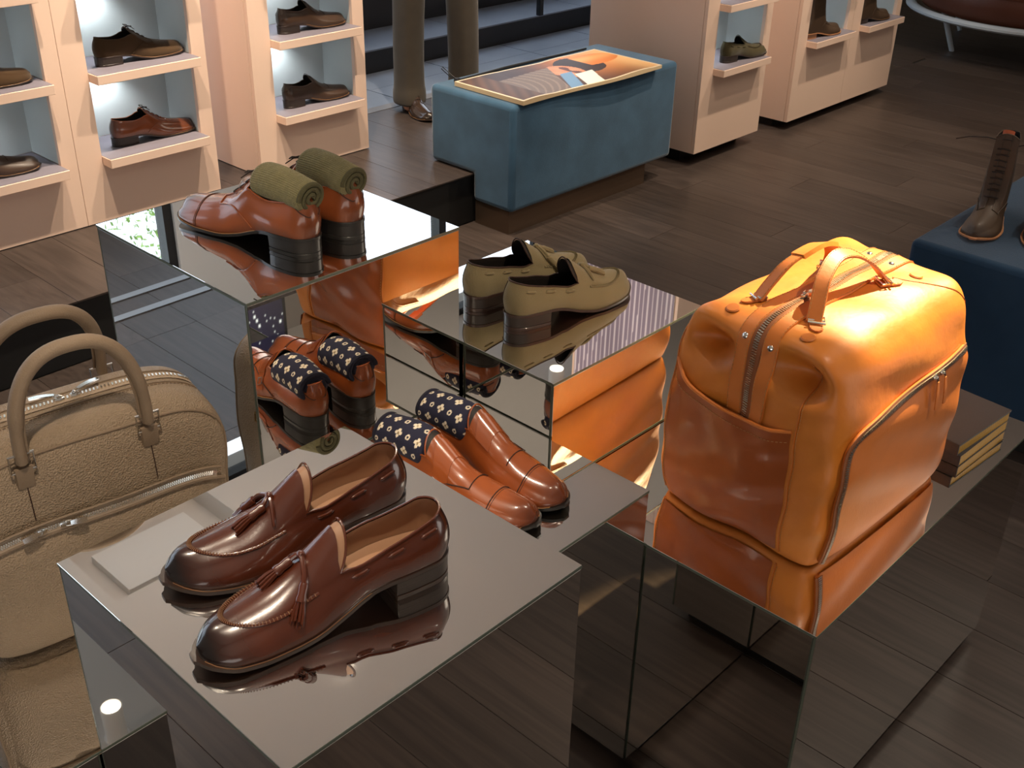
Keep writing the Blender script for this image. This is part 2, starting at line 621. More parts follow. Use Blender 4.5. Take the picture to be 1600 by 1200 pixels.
# ------------------------------------------------------------------ shelf cabinets
def cabinet(x0, cols, yf, yb, zb, zt, label, niches=4, cw=0.555):
    t = thing('shelf_cabinet', label, 'cabinet', (x0, yf, 0))
    D = yb - yf
    ox0, ox1 = 0.092, 0.497      # opening within a column
    zs = [0.45 + .29 * k for k in range(niches)]   # shelf tops
    body = MB()
    wtot = cols * cw
    th = .018
    # carcass: sides, back, top, bottom
    body.box(0, th, th + .002, D, zb, zt)
    body.box(wtot - th, wtot, th + .002, D, zb, zt)
    body.box(th, wtot - th, D - .015, D, zb, zt)
    body.box(th, wtot - th, th + .002, D - .015, zb, zb + th)
    body.box(th, wtot - th, th + .002, D - .015, zt - th, zt)
    body.build('carcass', m_cream, t, smooth=False)
    MB().box(.03, wtot - .03, .10 if zb < .15 else .004, D - .01, 0 if zb < .15 else ZP, zb).build('recessed_base', m_black, t, smooth=False)
    for c in range(cols):
        a = c * cw
        fr_ = MB()
        fr_.box(a + .001, a + ox0, 0, th, zb, zt)
        fr_.box(a + ox1, a + cw - .001, 0, th, zb, zt)
        fr_.box(a + ox0, a + ox1, 0, th, zb, zs[0] - .033)
        fr_.box(a + ox0, a + ox1, 0, th, zs[-1] + .255, zt)
        fr_.build('face_frame', m_cream, t, smooth=False)
        for k, z in enumerate(zs):
            n_ = MB()
            h = .29 - .035 if k < niches - 1 else .255
            nd = .21
            x_0, x_1 = a + ox0, a + ox1
            n_.add([(x_0, th, z), (x_1, th, z), (x_1, nd, z), (x_0, nd, z), (x_0, th, z + h), (x_1, th, z + h), (x_1, nd, z + h), (x_0, nd, z + h)],
                   [(3, 2, 6, 7), (1, 5, 6, 2), (0, 3, 7, 4), (4, 7, 6, 5)])
            nb = n_.build('niche_lining', m_niche, t, smooth=False)
            MB().lathe([(0, 0), (.022, 0), (.022, .004), (.026, .004), (.026, .006)], (x_0 + .13, .14, z + h - .006), n=20).build('led_spot', m_led, nb)
            s_ = MB()
            s_.box(x_0 + .001, x_1 - .001, -.06, nd, z - .033, z - .0015)
            sh = s_.build('shelf_board', m_cream, t, smooth=False, bevel=.0012, bseg=1)
            MB().box(x_0 + .004, x_1 - .004, -.056, nd - .003, z - .0016, z).build('shelf_inlay', m_shelft, sh, smooth=False)
    return t


def niche_light(x, y, z):
    d = bpy.data.lights.new('niche_led', 'SPOT')
    d.energy = 2.6
    d.spot_size = math.radians(120)
    d.spot_blend = 0.7
    d.shadow_soft_size = 0.012
    d.color = (0.93, 0.98, 1.0)
    o = bpy.data.objects.new('niche_led', d)
    o.location = (x, y, z)
    o.rotation_euler = (math.radians(22), 0, 0)
    COL.objects.link(o)


CAB = [(1.709 - .555, 2, 3.652, 4.045, .214, 1.74, 'cream two-column shoe cabinet, largest one left of the tall window gap'),
       (2.457, 1, 3.652, 4.045, .214, 1.74, 'cream single-column shoe cabinet between the left cabinet and the blue bench'),
       (4.365, 1, 2.895, 3.57, .06, CEIL - .01, 'cream single-column cabinet right behind the blue bench with the green loafer'),
       (5.200, 2, 2.895, 3.57, .045, CEIL - .01, 'cream two-column cabinet with boots, furthest from the mirrored plinths')]
for (x0, cols, yf, yb, zb, zt, lab) in CAB:
    cabinet(x0, cols, yf, yb, zb, zt, lab)
    for c in range(cols):
        for k in range(2 if x0 > 0 else 0):
            niche_light(x0 + c * .555 + .092 + .13, yf + .135, .45 + .29 * k + .243)


# ------------------------------------------------------------------ shoes
def shoe_geo(st):
    """returns surface function S(s,t): s along the shoe 0..1, t -1..1 across (|t|=TK is the collar/shoulder line)"""
    L = st.get('L', .30)
    hh = st.get('heel', .026)
    side = st.get('side', 1)
    wid = st.get('wide', 1.0)
    toe_r = st.get('toe_r', .10)
    hx = [0, .1, .25, .36, .5, .62, .76, .9, 1]
    hz = [hh + .0065, hh + .0065, hh + .0055, hh * .80 + .005, .0125, .0075, .0075, .0105, .0155]
    cr = st.get('crest', ([.0, .30, .40, .5, .6, .7, .8, .9, .96, 1], [.090, .088, .082, .071, .060, .051, .045, .038, .031, .017]))
    rim = st.get('rim', ([0, .05, .12, .25, .36, .45, .55, .65, .8, .92, 1], [.063, .060, .054, .046, .045, .054, .050, .042, .033, .025, .012]))
    ww = ([0, .06, .12, .22, .34, .48, .58, .68, .78, .88, .95, 1], [.027, .0285, .0305, .0325, .0315, .0365, .043, .0465, .0455, .0410, .035, .030])
    wr = ([0, .06, .12, .22, .32, .42, .5, .6, .7, .8, .9, 1], [.020, .0225, .0240, .0270, .0295, .0300, .0285, .0290, .0315, .0305, .026, .020])
    cx = ([0, .2, .4, .62, .8, 1], [0, .0015, .0035, .002, -.0025, -.009])
    TK = .5

    def endf(s, r0=.085, r1=toe_r):
        f = np.ones_like(s)
        f = np.where(s < r0, np.sqrt(np.clip(1 - ((r0 - s) / r0) ** 2, 0, 1)), f)
        f = np.where(s > 1 - r1, np.clip(1 - ((s - 1 + r1) / r1) ** 2.2, 0, 1) ** .5, f)
        return f

    def W(s):
        return hsp(*ww, s) * endf(s) * wid

    def ZBf(s):
        return hsp(hx, hz, s)

    def C(s):
        return hsp(*cx, s) * side

    def S(s, t, off=0.0):
        s = np.asarray(s, float)
        t = np.asarray(t, float)
        s, t = np.broadcast_arrays(s, t)
        a = np.abs(t)
        tong = st.get('tongue', .06)
        sth = st.get('sth', .42)
        se = s
        mid = a < TK
        se = np.where(mid & (s >= sth), s - tong * (1 - (a / TK) ** 4) * np.exp(-(s - sth) / .07), s)
        w = W(se)
        zr = hsp(*rim, se)
        ws = hsp(*wr, se) * endf(se) * wid
        h = np.maximum(hsp(*cr, se), zr + .001)
        v = np.clip((1 - a) / (1 - TK), 0, 1)
        y1 = w + (ws - w) * v ** 1.5 + .0035 * np.sin(PI * np.minimum(v * 1.15, 1)) * endf(se)
        z1 = zr * v
        q = np.clip(1 - a / TK, 0, 1)
        y2 = ws * (1 - q)
        z2 = zr + (h - zr) * (1 - (1 - q) ** 2.1)
        y = np.where(mid, y2, y1)
        z = np.where(mid, z2, z1)
        # toe wall: lower heights where the outline closes
        tz = np.where(se > .9, 1 - .30 * ((se - .9) / .1) ** 2.5, 1)
        z = z * tz
        # heel back curve
        hb = np.clip(1 - se / .16, 0, 1) ** 1.2
        vv = np.clip(z / .062, 0, 1.2)
        xo = hb * (-.0055 * np.sin(PI * np.minimum(vv * .95, 1)) + .007 * vv ** 2.2)
        P = np.stack([se * L + xo, np.sign(t) * y + C(se), z + ZBf(se)], -1)
        if off:
            e = 1e-3
            A = S(np.clip(s + e, 0, 1), t) - S(np.clip(s - e, 0, 1), t)
            B = S(s, np.clip(t + .02, -1, 1)) - S(s, np.clip(t - .02, -1, 1))
            n = np.cross(A, B)
            ln = np.linalg.norm(n, axis=-1, keepdims=True)
            n = n / np.maximum(ln, 1e-9)
            P = P + n * off
        return P
    return dict(S=S, W=W, ZB=ZBf, C=C, L=L, TK=TK, hh=hh, st=st)


def pal_leather(base, dark, toe_dark=1.0, seed=0):
    def f(s, t, P):
        k = np.clip((s - .80) / .18, 0, 1) ** 1.3 * toe_dark
        k = np.maximum(k, np.clip((.10 - s) / .1, 0, 1) * .55 * toe_dark)
        low = np.clip((np.abs(t) - .86) / .14, 0, 1) * .45 * toe_dark
        n = .5 + .5 * np.sin(P[..., 0] * 97 + seed + 2 * np.sin(P[..., 1] * 60)) * np.cos(P[..., 2] * 75 + 1.7 * np.sin(P[..., 0] * 40))
        k = np.clip(np.maximum(k, low) + .14 * n * min(1, toe_dark + .3), 0, 1)[..., None]
        return np.array(base)[None, None, :] * (1 - k) + np.array(dark)[None, None, :] * k
    return f


_shoe_cache = {}


def leather_mats(key, base, dark, rough, coat, suede, toe_dark, knap=0.0):
    if key in _shoe_cache:
        return _shoe_cache[key]
    if suede:
        up = mat(key + ' suede', base, rough=.95, attr='print', bump=.5, bscale=900, sheen=.35, spec=.15)
    else:
        up = mat(key + ' leather', base, rough=rough, attr='print', coat=coat, bump=.04, bscale=350, coat_rough=.09)
    plain = mat(key + ' trim', base, rough=.95 if suede else rough, coat=0 if suede else coat, sheen=.3 if suede else 0, bump=.4 if suede else .03, bscale=900, spec=.15 if suede else .5)
    _shoe_cache[key] = (up, plain)
    return _shoe_cache[key]


m_sole = mat('dark sole edge', srgb(48, 34, 27), rough=.32, coat=.3)
m_heel = mat('stacked heel', srgb(46, 36, 30), rough=.5, coat=.08, bump=.5, bscale=60, bkind='wave', stretch=(.01, .01, 9))
m_linb = mat('black lining', srgb(34, 28, 24), rough=.65)
m_lint = mat('tan lining', srgb(150, 112, 84), rough=.5)
m_insole = mat('tan insole', srgb(168, 128, 98), rough=.45)
m_lace = mat('waxed lace', srgb(38, 26, 20), rough=.7)


def make_shoe(name, label, cat, st, group=None):
    g = shoe_geo(st)
    S, TK, L = g['S'], g['TK'], g['L']
    sth = st.get('sth', .42)
    base, dark = st['base'], st['dark']
    up_m, tr_m = leather_mats(st['key'], base, dark, st.get('rough', .28), st.get('coat', .6), st.get('suede', False), st.get('toe_dark', 1))
    root = thing(name, label, cat, group=group)
    NA, NB = st.get('na', 26), st.get('nb', 40)
    ua = (1 - np.cos(np.linspace(0, PI / 2, NA))) * sth        # dense at the heel
    ub = sth + (1 - sth) * np.sin(np.linspace(0, PI / 2, NB))   # dense at the toe
    ss = np.concatenate([ua, ub[1:]])
    NT = 16
    tt = np.concatenate([np.linspace(-1, -TK, NT), np.linspace(-TK, TK, 23)[1:-1], np.linspace(TK, 1, NT)])
    sg, tg = np.meshgrid(ss, tt, indexing='ij')
    P = S(sg, tg)
    colf = pal_leather(base, dark, st.get('toe_dark', 1), st.get('seed', 0))
    colr = colf(sg, tg, P)
    ia = NA - 1
    k0, k1 = NT - 1, len(tt) - NT
    mb = MB()
    mb.grid(P, col=colr, skip=lambda i, j: i < ia and k0 <= j < k1)
    upper = mb.build('upper', up_m, root, angle=70)
    # lining: offset surface inside the opening and a little forward
    lm = m_lint if st.get('lining') == 'tan' else m_linb
    sl = np.concatenate([ua, np.linspace(sth, sth + .22, 10)[1:]])
    tl = np.concatenate([np.linspace(-.96, -TK, 10), np.linspace(TK, .96, 10)])
    for half in (tl[:10], tl[10:]):
        q = S(*np.meshgrid(sl, half, indexing='ij'), off=-.0022 if True else 0)
        c = np.array([1, 1, 1])
        o_ = MB().grid(q).build('lining', lm, root)
    # roof lining under the vamp
    q = S(*np.meshgrid(np.linspace(sth, sth + .22, 10), np.linspace(-TK, TK, 13), indexing='ij'))
    q[..., 2] -= .0028
    MB().grid(q).build('tongue_lining', lm, root)
    # topline binding
    side_s = ua[::-1]
    path = [S(a, -TK) for a in side_s] + [S(a, TK) for a in ua[1:]] + [S(sth, t) for t in np.linspace(TK, -TK, 23)[1:-1]]
    path = [tuple(np.asarray(p_) + np.array((0, 0, .0003))) for p_ in path]
    MB().tube(path, .0015, 6, closed=True).build('topline_binding', st.get('bind', tr_m), root)
    # insole
    si = np.linspace(.03, .80, 26)
    ins = np.zeros((26, 9, 3))
    for i, a in enumerate(si):
        wv = float(g['W'](a)) * .96
        for j, f in enumerate(np.linspace(-1, 1, 9)):
            ins[i, j] = (a * L, f * wv + float(g['C'](a)), float(g['ZB'](a)) + .006 + .003 * abs(f) ** 3)
    MB().grid(ins).build('insole', m_insole if st.get('lining') == 'tan' else m_linb, root)
    # sole: slab following the outline
    so = (1 - np.cos(np.linspace(0, PI, 56))) / 2
    ext, thk = st.get('welt', .0035), .0055
    tp, bt, tpl = [], [], []
    for a in so:
        wv = float(g['W'](a))
        e = ext * (1.0 if a > .35 else .45)
        k = (a - .5) * 2
        xx = a * L + (ext * .9 if a > .999 else 0) + (.0015 + ext * .8) * (max(0, a - .93) / .07) - .004 * max(0, .05 - a) / .05
        dw = e if 0 < a < 1 else e * .2
        zt_, c_ = float(g['ZB'](a)), float(g['C'](a))
        tp.append([(xx, c_ - wv - dw, zt_), (xx, c_, zt_), (xx, c_ + wv + dw, zt_)])
        bt.append([(xx, c_ - wv - dw * .8, zt_ - thk), (xx, c_, zt_ - thk), (xx, c_ + wv + dw * .8, zt_ - thk)])
    tp, bt = np.array(tp), np.array(bt)
    ring = np.concatenate([tp, bt[:, ::-1]], 1)
    sm = MB().grid(ring, closed_v=True)
    n0 = 0
    nr = 6
    sm.f.append(tuple(range(nr)))
    sm.mi.append(0)
    sm.f.append(tuple(reversed([(len(so) - 1) * nr + k for k in range(nr)])))
    sm.mi.append(0)
    sole = sm.build('sole', st.get('sole_m', m_sole), root, bevel=.0008, bseg=1)
    # welt stitch line
    wl = []
    for a in np.linspace(.36, .99, 26):
        wl.append((a * L, float(g['C'](a)) + (float(g['W'](a)) + ext * .55), float(g['ZB'](a)) + .0003))
    wr_ = [(p[0], 2 * float(g['C'](p[0] / L)) - p[1], p[2]) for p in wl]
    MB().tube(wl + wr_[::-1][1:], .0006, 5).build('welt_stitching', st.get('stitch', m_thread), sole)
    # heel block
    hs = (1 - np.cos(np.linspace(0, PI / 2, 14))) * .255
    def heel_part(z0f, z1f, nm, mt, sc):
        rg = []
        for a in hs:
            wv = float(g['W'](a)) * sc + .0008
            c_ = float(g['C'](a))
            xx = a * L - .003 * max(0, .05 - a) / .05
            ztop = float(g['ZB'](a)) - thk
            z0, z1 = z0f * ztop, z1f * ztop
            rg.append([(xx, c_ - wv * .97, z0), (xx, c_, z0), (xx, c_ + wv * .97, z0), (xx, c_ + wv, z1), (xx, c_, z1), (xx, c_ - wv, z1)])
        h_ = MB().grid(np.array(rg), closed_v=True)
        h_.f.append((0, 1, 2, 3, 4, 5))
        h_.mi.append(0)
        h_.f.append(tuple(reversed([13 * 6 + k for k in range(6)])))
        h_.mi.append(0)
        return h_.build(nm, mt, root, bevel=.0005, bseg=1)
    heel_part(.27, 1.0, 'heel', st.get('heel_m', m_heel), 1.0)
    heel_part(0.0, .25, 'heel_lift', st.get('sole_m', m_sole), 1.005)

    # --- style details
    sty = st['style']
    dk = st.get('seam', m_dkthread)

    def curve(fs, ft, n, off=.0004):
        u = np.linspace(0, 1, n)
        return [tuple(p_) for p_ in S(fs(u), ft(u), off=off)]

    def stitched(name_, pts, r, m_):
        MB().tube(pts, r, 6).build(name_, m_, upper)

    if sty in ('tassel', 'loafer'):
        # apron seam: runs forward on both shoulders and round above the toe
        s0, s1 = (.565, .90) if sty == 'tassel' else (.50, .895)
        pth = []
        for sg_ in (-1, 1):
            u = np.linspace(0, 1, 34)
            s_ = s0 + (s1 - s0) * np.sin(u * PI / 2)
            t_ = sg_ * .56 * np.sqrt(np.clip(1 - ((s_ - s0) / (s1 - s0)) ** 3.2, 0, 1))
            pts = [p_ for p_ in S(s_, t_, off=.0008)]
            pth.append(pts)
        full = pth[0] + pth[1][::-1][1:]
        MB().tube(full, .0021, 8, flat=(1, .8)).build('apron_seam', tr_m, upper)
        # gathered stitches over the seam
        sti = MB()
        fv = [Vector(p_) for p_ in full]
        n_ = 0
        for i in range(1, len(fv) - 1):
            seg = fv[i + 1] - fv[i]
            k = max(1, int(seg.length / .0042))
            for j in range(k):
                c = fv[i] + seg * (j / k)
                tdir = seg.normalized()
                sd = tdir.cross(Vector((0, 0, 1))).normalized()
                sti.tube([c - sd * .0026 + Vector((0, 0, .0008)), c + Vector((0, 0, .0026)), c + sd * .0026 + Vector((0, 0, .0008))], .00055, 4)
        tag(sti.build('stitching', st.get('stitch', m_thread), upper), kind='stuff')
        # lacing threaded along the collar
        for sg_ in (-1, 1):
            for a0, a1 in ((.07, .145), (.21, .285), (.36, .435)):
                pts = curve(lambda u: a0 + (a1 - a0) * u, lambda u: sg_ * (TK + .10 + 0 * u), 8, off=.0008)
                pts[0] = tuple(Vector(pts[0]) * .999 + Vector((0, 0, -.0012)))
                MB().tube(pts, [.0006] + [.0029] * 6 + [.0006], 8, flat=(1, .8)).build('collar_lace', tr_m, upper)
        # back strip
        MB().tube(curve(lambda u: .012 + 0 * u, lambda u: .98 - .46 * u, 10, off=.0006), .0006, 5).build('back_seam', dk, upper)
    if sty == 'tassel':
        bow = MB()
        for sg_ in (-1, 1):
            bow.tube(curve(lambda u: .580 + .025 * u, lambda u: sg_ * (.03 + .42 * u), 9, off=.0032), [.0032] * 7 + [.0028, .0016], 8, flat=(1, .8))
        kn = Vector(S(.580, 0.0, off=.0045))
        bow.lathe([(0, -.005), (.004, -.0035), (.0052, 0), (.004, .0035), (0, .005)], kn, (0, 1, 0), 12)
        bow.build('tassel_bow', tr_m, root)
        sd = st.get('side', 1)
        for (tv, send, fan) in (((-.40, .635, .0)), ((.10, .640, .0))):
            tv *= sd
            a = Vector(S(.582, tv * .15, off=.005))
            b_ = Vector(S((.582 + send) / 2 - .01, tv * .7, off=.0065))
            c = Vector(S(send - .02, tv, off=.0055))
            tz = root_t = thing('tassel', None, None)
            tz.parent = root
            cd = MB().tube([a, a.lerp(b_, .5) + Vector((0, 0, .0015)), b_, c], [.0028, .0028, .0030, .0036], 8)
            cd.build('tassel_cord', tr_m, tz)
            d = (Vector(S(send + .05 if tv * sd > 0 else send + .035, tv * (1.15 if tv * sd > 0 else 1.6), off=.005)) - c).normalized()
            sl_ = MB().lathe([(.0015, -.005), (.0050, -.004), (.0058, 0), (.0052, .008), (.0064, .013), (.0060, .0165), (.004, .017)], c, d, 14)
            sl_.build('tassel_sleeve', tr_m, tz)
            frn = MB()
            up_ = Vector((0, 0, 1))
            sdv = d.cross(up_).normalized()
            for k in range(9):
                a_ = 2 * PI * k / 9
                off_ = (sdv * math.cos(a_) + up_ * math.sin(a_) * .8)
                p0 = c + d * .014 + off_ * .0036
                p1 = c + d * .027 + off_ * .0060 + up_ * -.0005
                p2 = c + d * .039 + off_ * .0068 + up_ * -.002
                frn.tube([p0, p1, p2], [.0020, .0025, .0024], 6, flat=(1, .7))
            tag(frn.build('tassel_fringe', tr_m, tz), kind='stuff')
    if sty in ('derby', 'boot'):
        # quarters: seam from the feather edge up to the lacing, both sides
        for sg_ in (-1, 1):
            pts = curve(lambda u: .64 - .26 * u ** .6 + .0 * u, lambda u: sg_ * (.44 + .52 * u), 22, off=.0012)
            stitched('quarter_seam', pts, .0011, tr_m)
            pts = curve(lambda u: sth + (.635 - sth) * u, lambda u: sg_ * (.17 + .0 * u), 12, off=.0014)
            stitched('eyestay_edge', pts, .0013, tr_m)
            pts = curve(lambda u: .638 + 0 * u, lambda u: sg_ * (.17 + .27 * u), 6, off=.0012)
            stitched('eyestay_seam', pts, .0011, tr_m)
        lc = MB()
        for k in range(4):
            s_ = sth + .015 + .05 * k
            lc.tube([tuple(p_) for p_ in S(np.full(7, s_), np.linspace(-.22, .22, 7), off=.0032)], .0016, 6, flat=(1, .8))
        lc.build('laces', st.get('lace', m_lace), root)
        if st.get('bow', True):
            bw = MB()
            kn = Vector(S(sth + .01, 0, off=.004))
            for sg_ in (-1, 1):
                bw.tube([kn, kn + Vector((-.004, sg_ * .012, .006)), kn + Vector((.008, sg_ * .024, .002)), kn + Vector((.012, sg_ * .014, .002)), kn], .0011, 6)
                bw.tube([kn, kn + Vector((.006, sg_ * .016, .001)), kn + Vector((.016, sg_ * .026, -.008))], .0011, 6)
            bw.build('lace_bow', st.get('lace', m_lace), root)
    if sty in ('derby', 'monk') and st.get('cap', True):
        pts = curve(lambda u: .775 + .012 * np.sin(PI * u), lambda u: -.98 + 1.96 * u, 40, off=.0003)
        stitched('toe_cap_seam', pts, .0009, dk)
        pts = curve(lambda u: .787 + .012 * np.sin(PI * u), lambda u: -.98 + 1.96 * u, 40, off=.0002)
        stitched('toe_cap_stitching', pts, .0004, dk)
    if sty == 'monk':
        sd = st.get('side', 1)
        # straps crossing the instep from the inner side to the outer side, ending in buckles
        for s_a, wdt in ((.44, .024),):
            N = 20
            t_ = np.linspace(-sd * .50, sd * .86, N)
            s_ = s_a + .03 * np.abs(t_) ** 1.5
            cen = S(s_, t_, off=.0014)
            cen2 = S(s_ + wdt / L * 1.1, t_, off=.0014)
            G = np.stack([cen, cen2], 1)
            lo = G.copy()
            lo[..., 2] -= .0016
            R_ = np.stack([G[:, 0], G[:, 1], lo[:, 1], lo[:, 0]], 1)
            q = MB().grid(R_, closed_v=True)
            b_ = q.build('strap', tr_m, root)
            bc = S(s_a + .025 + .03 * .7 ** 1.5, sd * .70, off=.0035)
            bc = Vector(bc)
            uu = (Vector(S(s_a + .06, sd * .70)) - Vector(S(s_a, sd * .70))).normalized()
            vv = (Vector(S(s_a + .03, sd * .82)) - Vector(S(s_a + .03, sd * .58))).normalized()
            MB().tube([bc + uu * .008 + vv * .007, bc - uu * .008 + vv * .007, bc - uu * .008 - vv * .007, bc + uu * .008 - vv * .007], .0011, 8, closed=True).build('buckle', m_steel, b_)
        pts = curve(lambda u: .66 - .30 * u ** .8, lambda u: sd * (.40 + .56 * u), 22, off=.0010)
        stitched('strap_edge_seam', pts, .0010, dk)
        pts = curve(lambda u: .66 + 0 * u, lambda u: sd * (.40 - .85 * u), 14, off=.0010)
        stitched('vamp_seam', pts, .0009, dk)
    if st.get('tab'):
        pts = curve(lambda u: .0 + .05 * np.abs(1 - 2 * u) + .004, lambda u: np.sign(u - .5 + 1e-6) * (.72 - .14 * np.abs(1 - 2 * u)), 16, off=.001)
        stitched('heel_tab_seam', pts, .0007, dk)
    return root, g


def knit_roll(parent_loc, axis_dir, length, rad, name, label, style, bend=0.0, end_sign=1):
    """rolled sock: thick bent roll with a spiral at its open end"""
    t = thing(name, label, 'socks', parent_loc, group=None)
    ax = Vector(axis_dir).normalized()
    NU, NV = (110, 130) if style == 'navy' else (80, 156)
    up = Vector((0, 0, 1))
    sd = ax.cross(up).normalized()
    upv = sd.cross(ax).normalized()
    P = np.zeros((NU, NV, 3))
    colr = np.ones((NU, NV, 4))
    navy = np.array(srgb(27, 28, 52))
    whit = np.array(srgb(226, 214, 190))
    tan = np.array(srgb(150, 128, 84))
    for i in range(NU):
        u = i / (NU - 1)
        e = min(1, (u / .10)) if end_sign > 0 else 1
        k = math.sqrt(max(0, 1 - (1 - min(1, u / .14)) ** 2)) * (1 if u < .93 else math.sqrt(max(0.0, 1 - ((u - .93) / .07) ** 2 * .55)))
        r = rad * max(k, 0.02) * (1 + .05 * math.sin(5 * u))
        c = ax * (u - .5) * length + upv * (-bend * (2 * u - 1) ** 2)
        for j in range(NV):
            a = 2 * PI * j / NV
            rr = r * (1 + (.05 * math.cos(a - 1.1 + u * 2)))
            if style == 'knit':
                rr += .0014 * abs(math.sin(a * 26)) + .0003 * math.sin(u * 240) 
            p_ = c + sd * (rr * 1.1 * math.cos(a)) + upv * (rr * .95 * math.sin(a))
            P[i, j] = p_
            if style == 'navy':
                # woven motif: alternating four-petal flowers and small rings on a diagonal grid
                X = u * length / .0200
                Y = j / NV * 8.0
                gx, gy = round(X), round(Y)
                dx, dy = X - gx, (Y - gy)
                rr_ = math.hypot(dx, dy)
                if (gx + gy) % 2 == 0:
                    d_ = min(math.hypot(abs(dx) - .20, abs(dy)), math.hypot(abs(dx), abs(dy) - .20))
                    colr[i, j] = tan if rr_ < .085 else (whit if d_ < .135 else navy)
                else:
                    colr[i, j] = whit if .10 < rr_ < .20 else navy
    mb = MB().grid(P, closed_v=True, col=colr)
    mm = m_navy if style == 'navy' else m_knit
    mb.build('sock_roll', mm, t, angle=80)
    # spiral end
    sp = MB()
    pts = []
    ce = ax * (.5 * length - .003) + upv * (-bend)
    for k in range(70):
        a = k / 69 * 2 * PI * 2.6
        r = rad * (.92 - .80 * k / 69)
        pts.append(ce + sd * (r * 1.1 * math.cos(a)) + upv * (r * .95 * math.sin(a)) + ax * (.002 + .003 * math.sin(k * .3) ** 2 * 0))
    sp.tube(pts, rad * .15, 7)
    sp.build('rolled_end', m_navyplain if style == 'navy' else m_knitd, t)
    return t


m_knit = mat('olive knit', srgb(126, 118, 82), rough=.95, bump=.9, bscale=420, sheen=.2, var=.12, vscale=120)
m_knitd = mat('dark olive knit', srgb(74, 70, 44), rough=.95, bump=.9, bscale=420)
m_navy = mat('navy patterned knit', srgb(27, 28, 52), rough=.9, attr='print', bump=.3, bscale=900)
m_navyplain = mat('navy knit', srgb(22, 22, 40), rough=.95, bump=.4, bscale=700)

# glossy brown tassel loafers on the front plinth
TSH = dict(sth=.47, tongue=.05, crest=([.0, .35, .45, .54, .63, .72, .82, .9, .96, 1], [.098, .095, .093, .080, .064, .053, .045, .038, .032, .017]), rim=([0, .05, .12, .25, .38, .47, .58, .68, .8, .92, 1], [.063, .060, .054, .046, .043, .052, .050, .043, .034, .025, .012]))
TL = dict(TSH, style='tassel', key='chestnut', base=srgb(80, 36, 19), dark=srgb(20, 12, 11), rough=.26, coat=.8, lining='tan', L=.305,
          stitch=mat('amber thread', srgb(120, 84, 54), rough=.7), toe_r=.12, seed=1)
DEG = math.radians


def place(root, x, y, z, ang):
    root.location = (x, y, z)
    root.rotation_euler = (0, 0, DEG(ang))


r, g = make_shoe('tassel_loafer', 'glossy chestnut tassel loafer nearer the camera on the front mirrored plinth', 'shoe', dict(TL, side=-1))
place(r, .727, .779, ZA, 167)
r, g = make_shoe('tassel_loafer', 'glossy chestnut tassel loafer behind its twin, beside the beige briefcase', 'shoe', dict(TL, side=1))
place(r, .770, .902, ZA, 168)

# tan cap-toe derbies with olive socks
DB = dict(wide=1.0, style='derby', key='cognac', base=srgb(146, 76, 38), dark=srgb(50, 24, 16), rough=.27, coat=.8, sth=.40, tongue=.02, L=.30, tab=True,
          rim=([0, .05, .12, .25, .33, .40, .5, .6, .8, .92, 1], [.064, .061, .056, .052, .060, .072, .058, .044, .030, .021, .010]),
          crest=([0, .30, .40, .5, .6, .7, .8, .9, .96, 1], [.096, .096, .089, .074, .060, .050, .043, .036, .030, .017]),
          sole_m=mat('black sole', srgb(30, 28, 26), rough=.3, coat=.3), heel_m=mat('black heel', srgb(34, 31, 29), rough=.3, coat=.4), seed=4)
r, g = make_shoe('cap_toe_shoe', 'tan cap-toe lace-up with an olive rolled sock, nearer the camera on the tallest plinth', 'shoe', dict(DB, side=-1))
place(r, 1.015, 1.377, ZT, 98)
r, g = make_shoe('cap_toe_shoe', 'tan cap-toe lace-up with an olive rolled sock, partly hidden behind its twin', 'shoe', dict(DB, side=1))
place(r, 1.112, 1.385, ZT, 96)
knit_roll((1.010, 1.440, ZT + .104), (.13, -.98, -.06), .118, .0275, 'rolled_sock', 'olive knitted sock rolled up in the nearer tan lace-up', 'knit', bend=.004)
knit_roll((1.107, 1.448, ZT + .104), (.10, -.98, -.06), .118, .0275, 'rolled_sock', 'olive knitted sock rolled up in the further tan lace-up', 'knit', bend=.004)

# olive suede tassel loafers
SL = dict(TSH, style='tassel', key='olive', base=srgb(138, 124, 92), dark=srgb(104, 92, 66), suede=True, toe_dark=.25, L=.305,
          sole_m=mat('brown sole', srgb(62, 42, 34), rough=.35, coat=.3), heel_m=mat('brown stacked heel', srgb(52, 42, 36), rough=.35, coat=.3),
          stitch=mat('olive thread', srgb(100, 88, 56), rough=.9), bind=mat('dark binding', srgb(58, 36, 24), rough=.6), toe_r=.13)
r, g = make_shoe('suede_loafer', 'olive suede tassel loafer nearer the camera on a mirrored plinth', 'shoe', dict(SL, side=-1))
place(r, 1.372, 1.283, ZC, -9)
r, g = make_shoe('suede_loafer', 'olive suede tassel loafer behind its twin, half hidden', 'shoe', dict(SL, side=1))
place(r, 1.375, 1.392, ZC, -6)

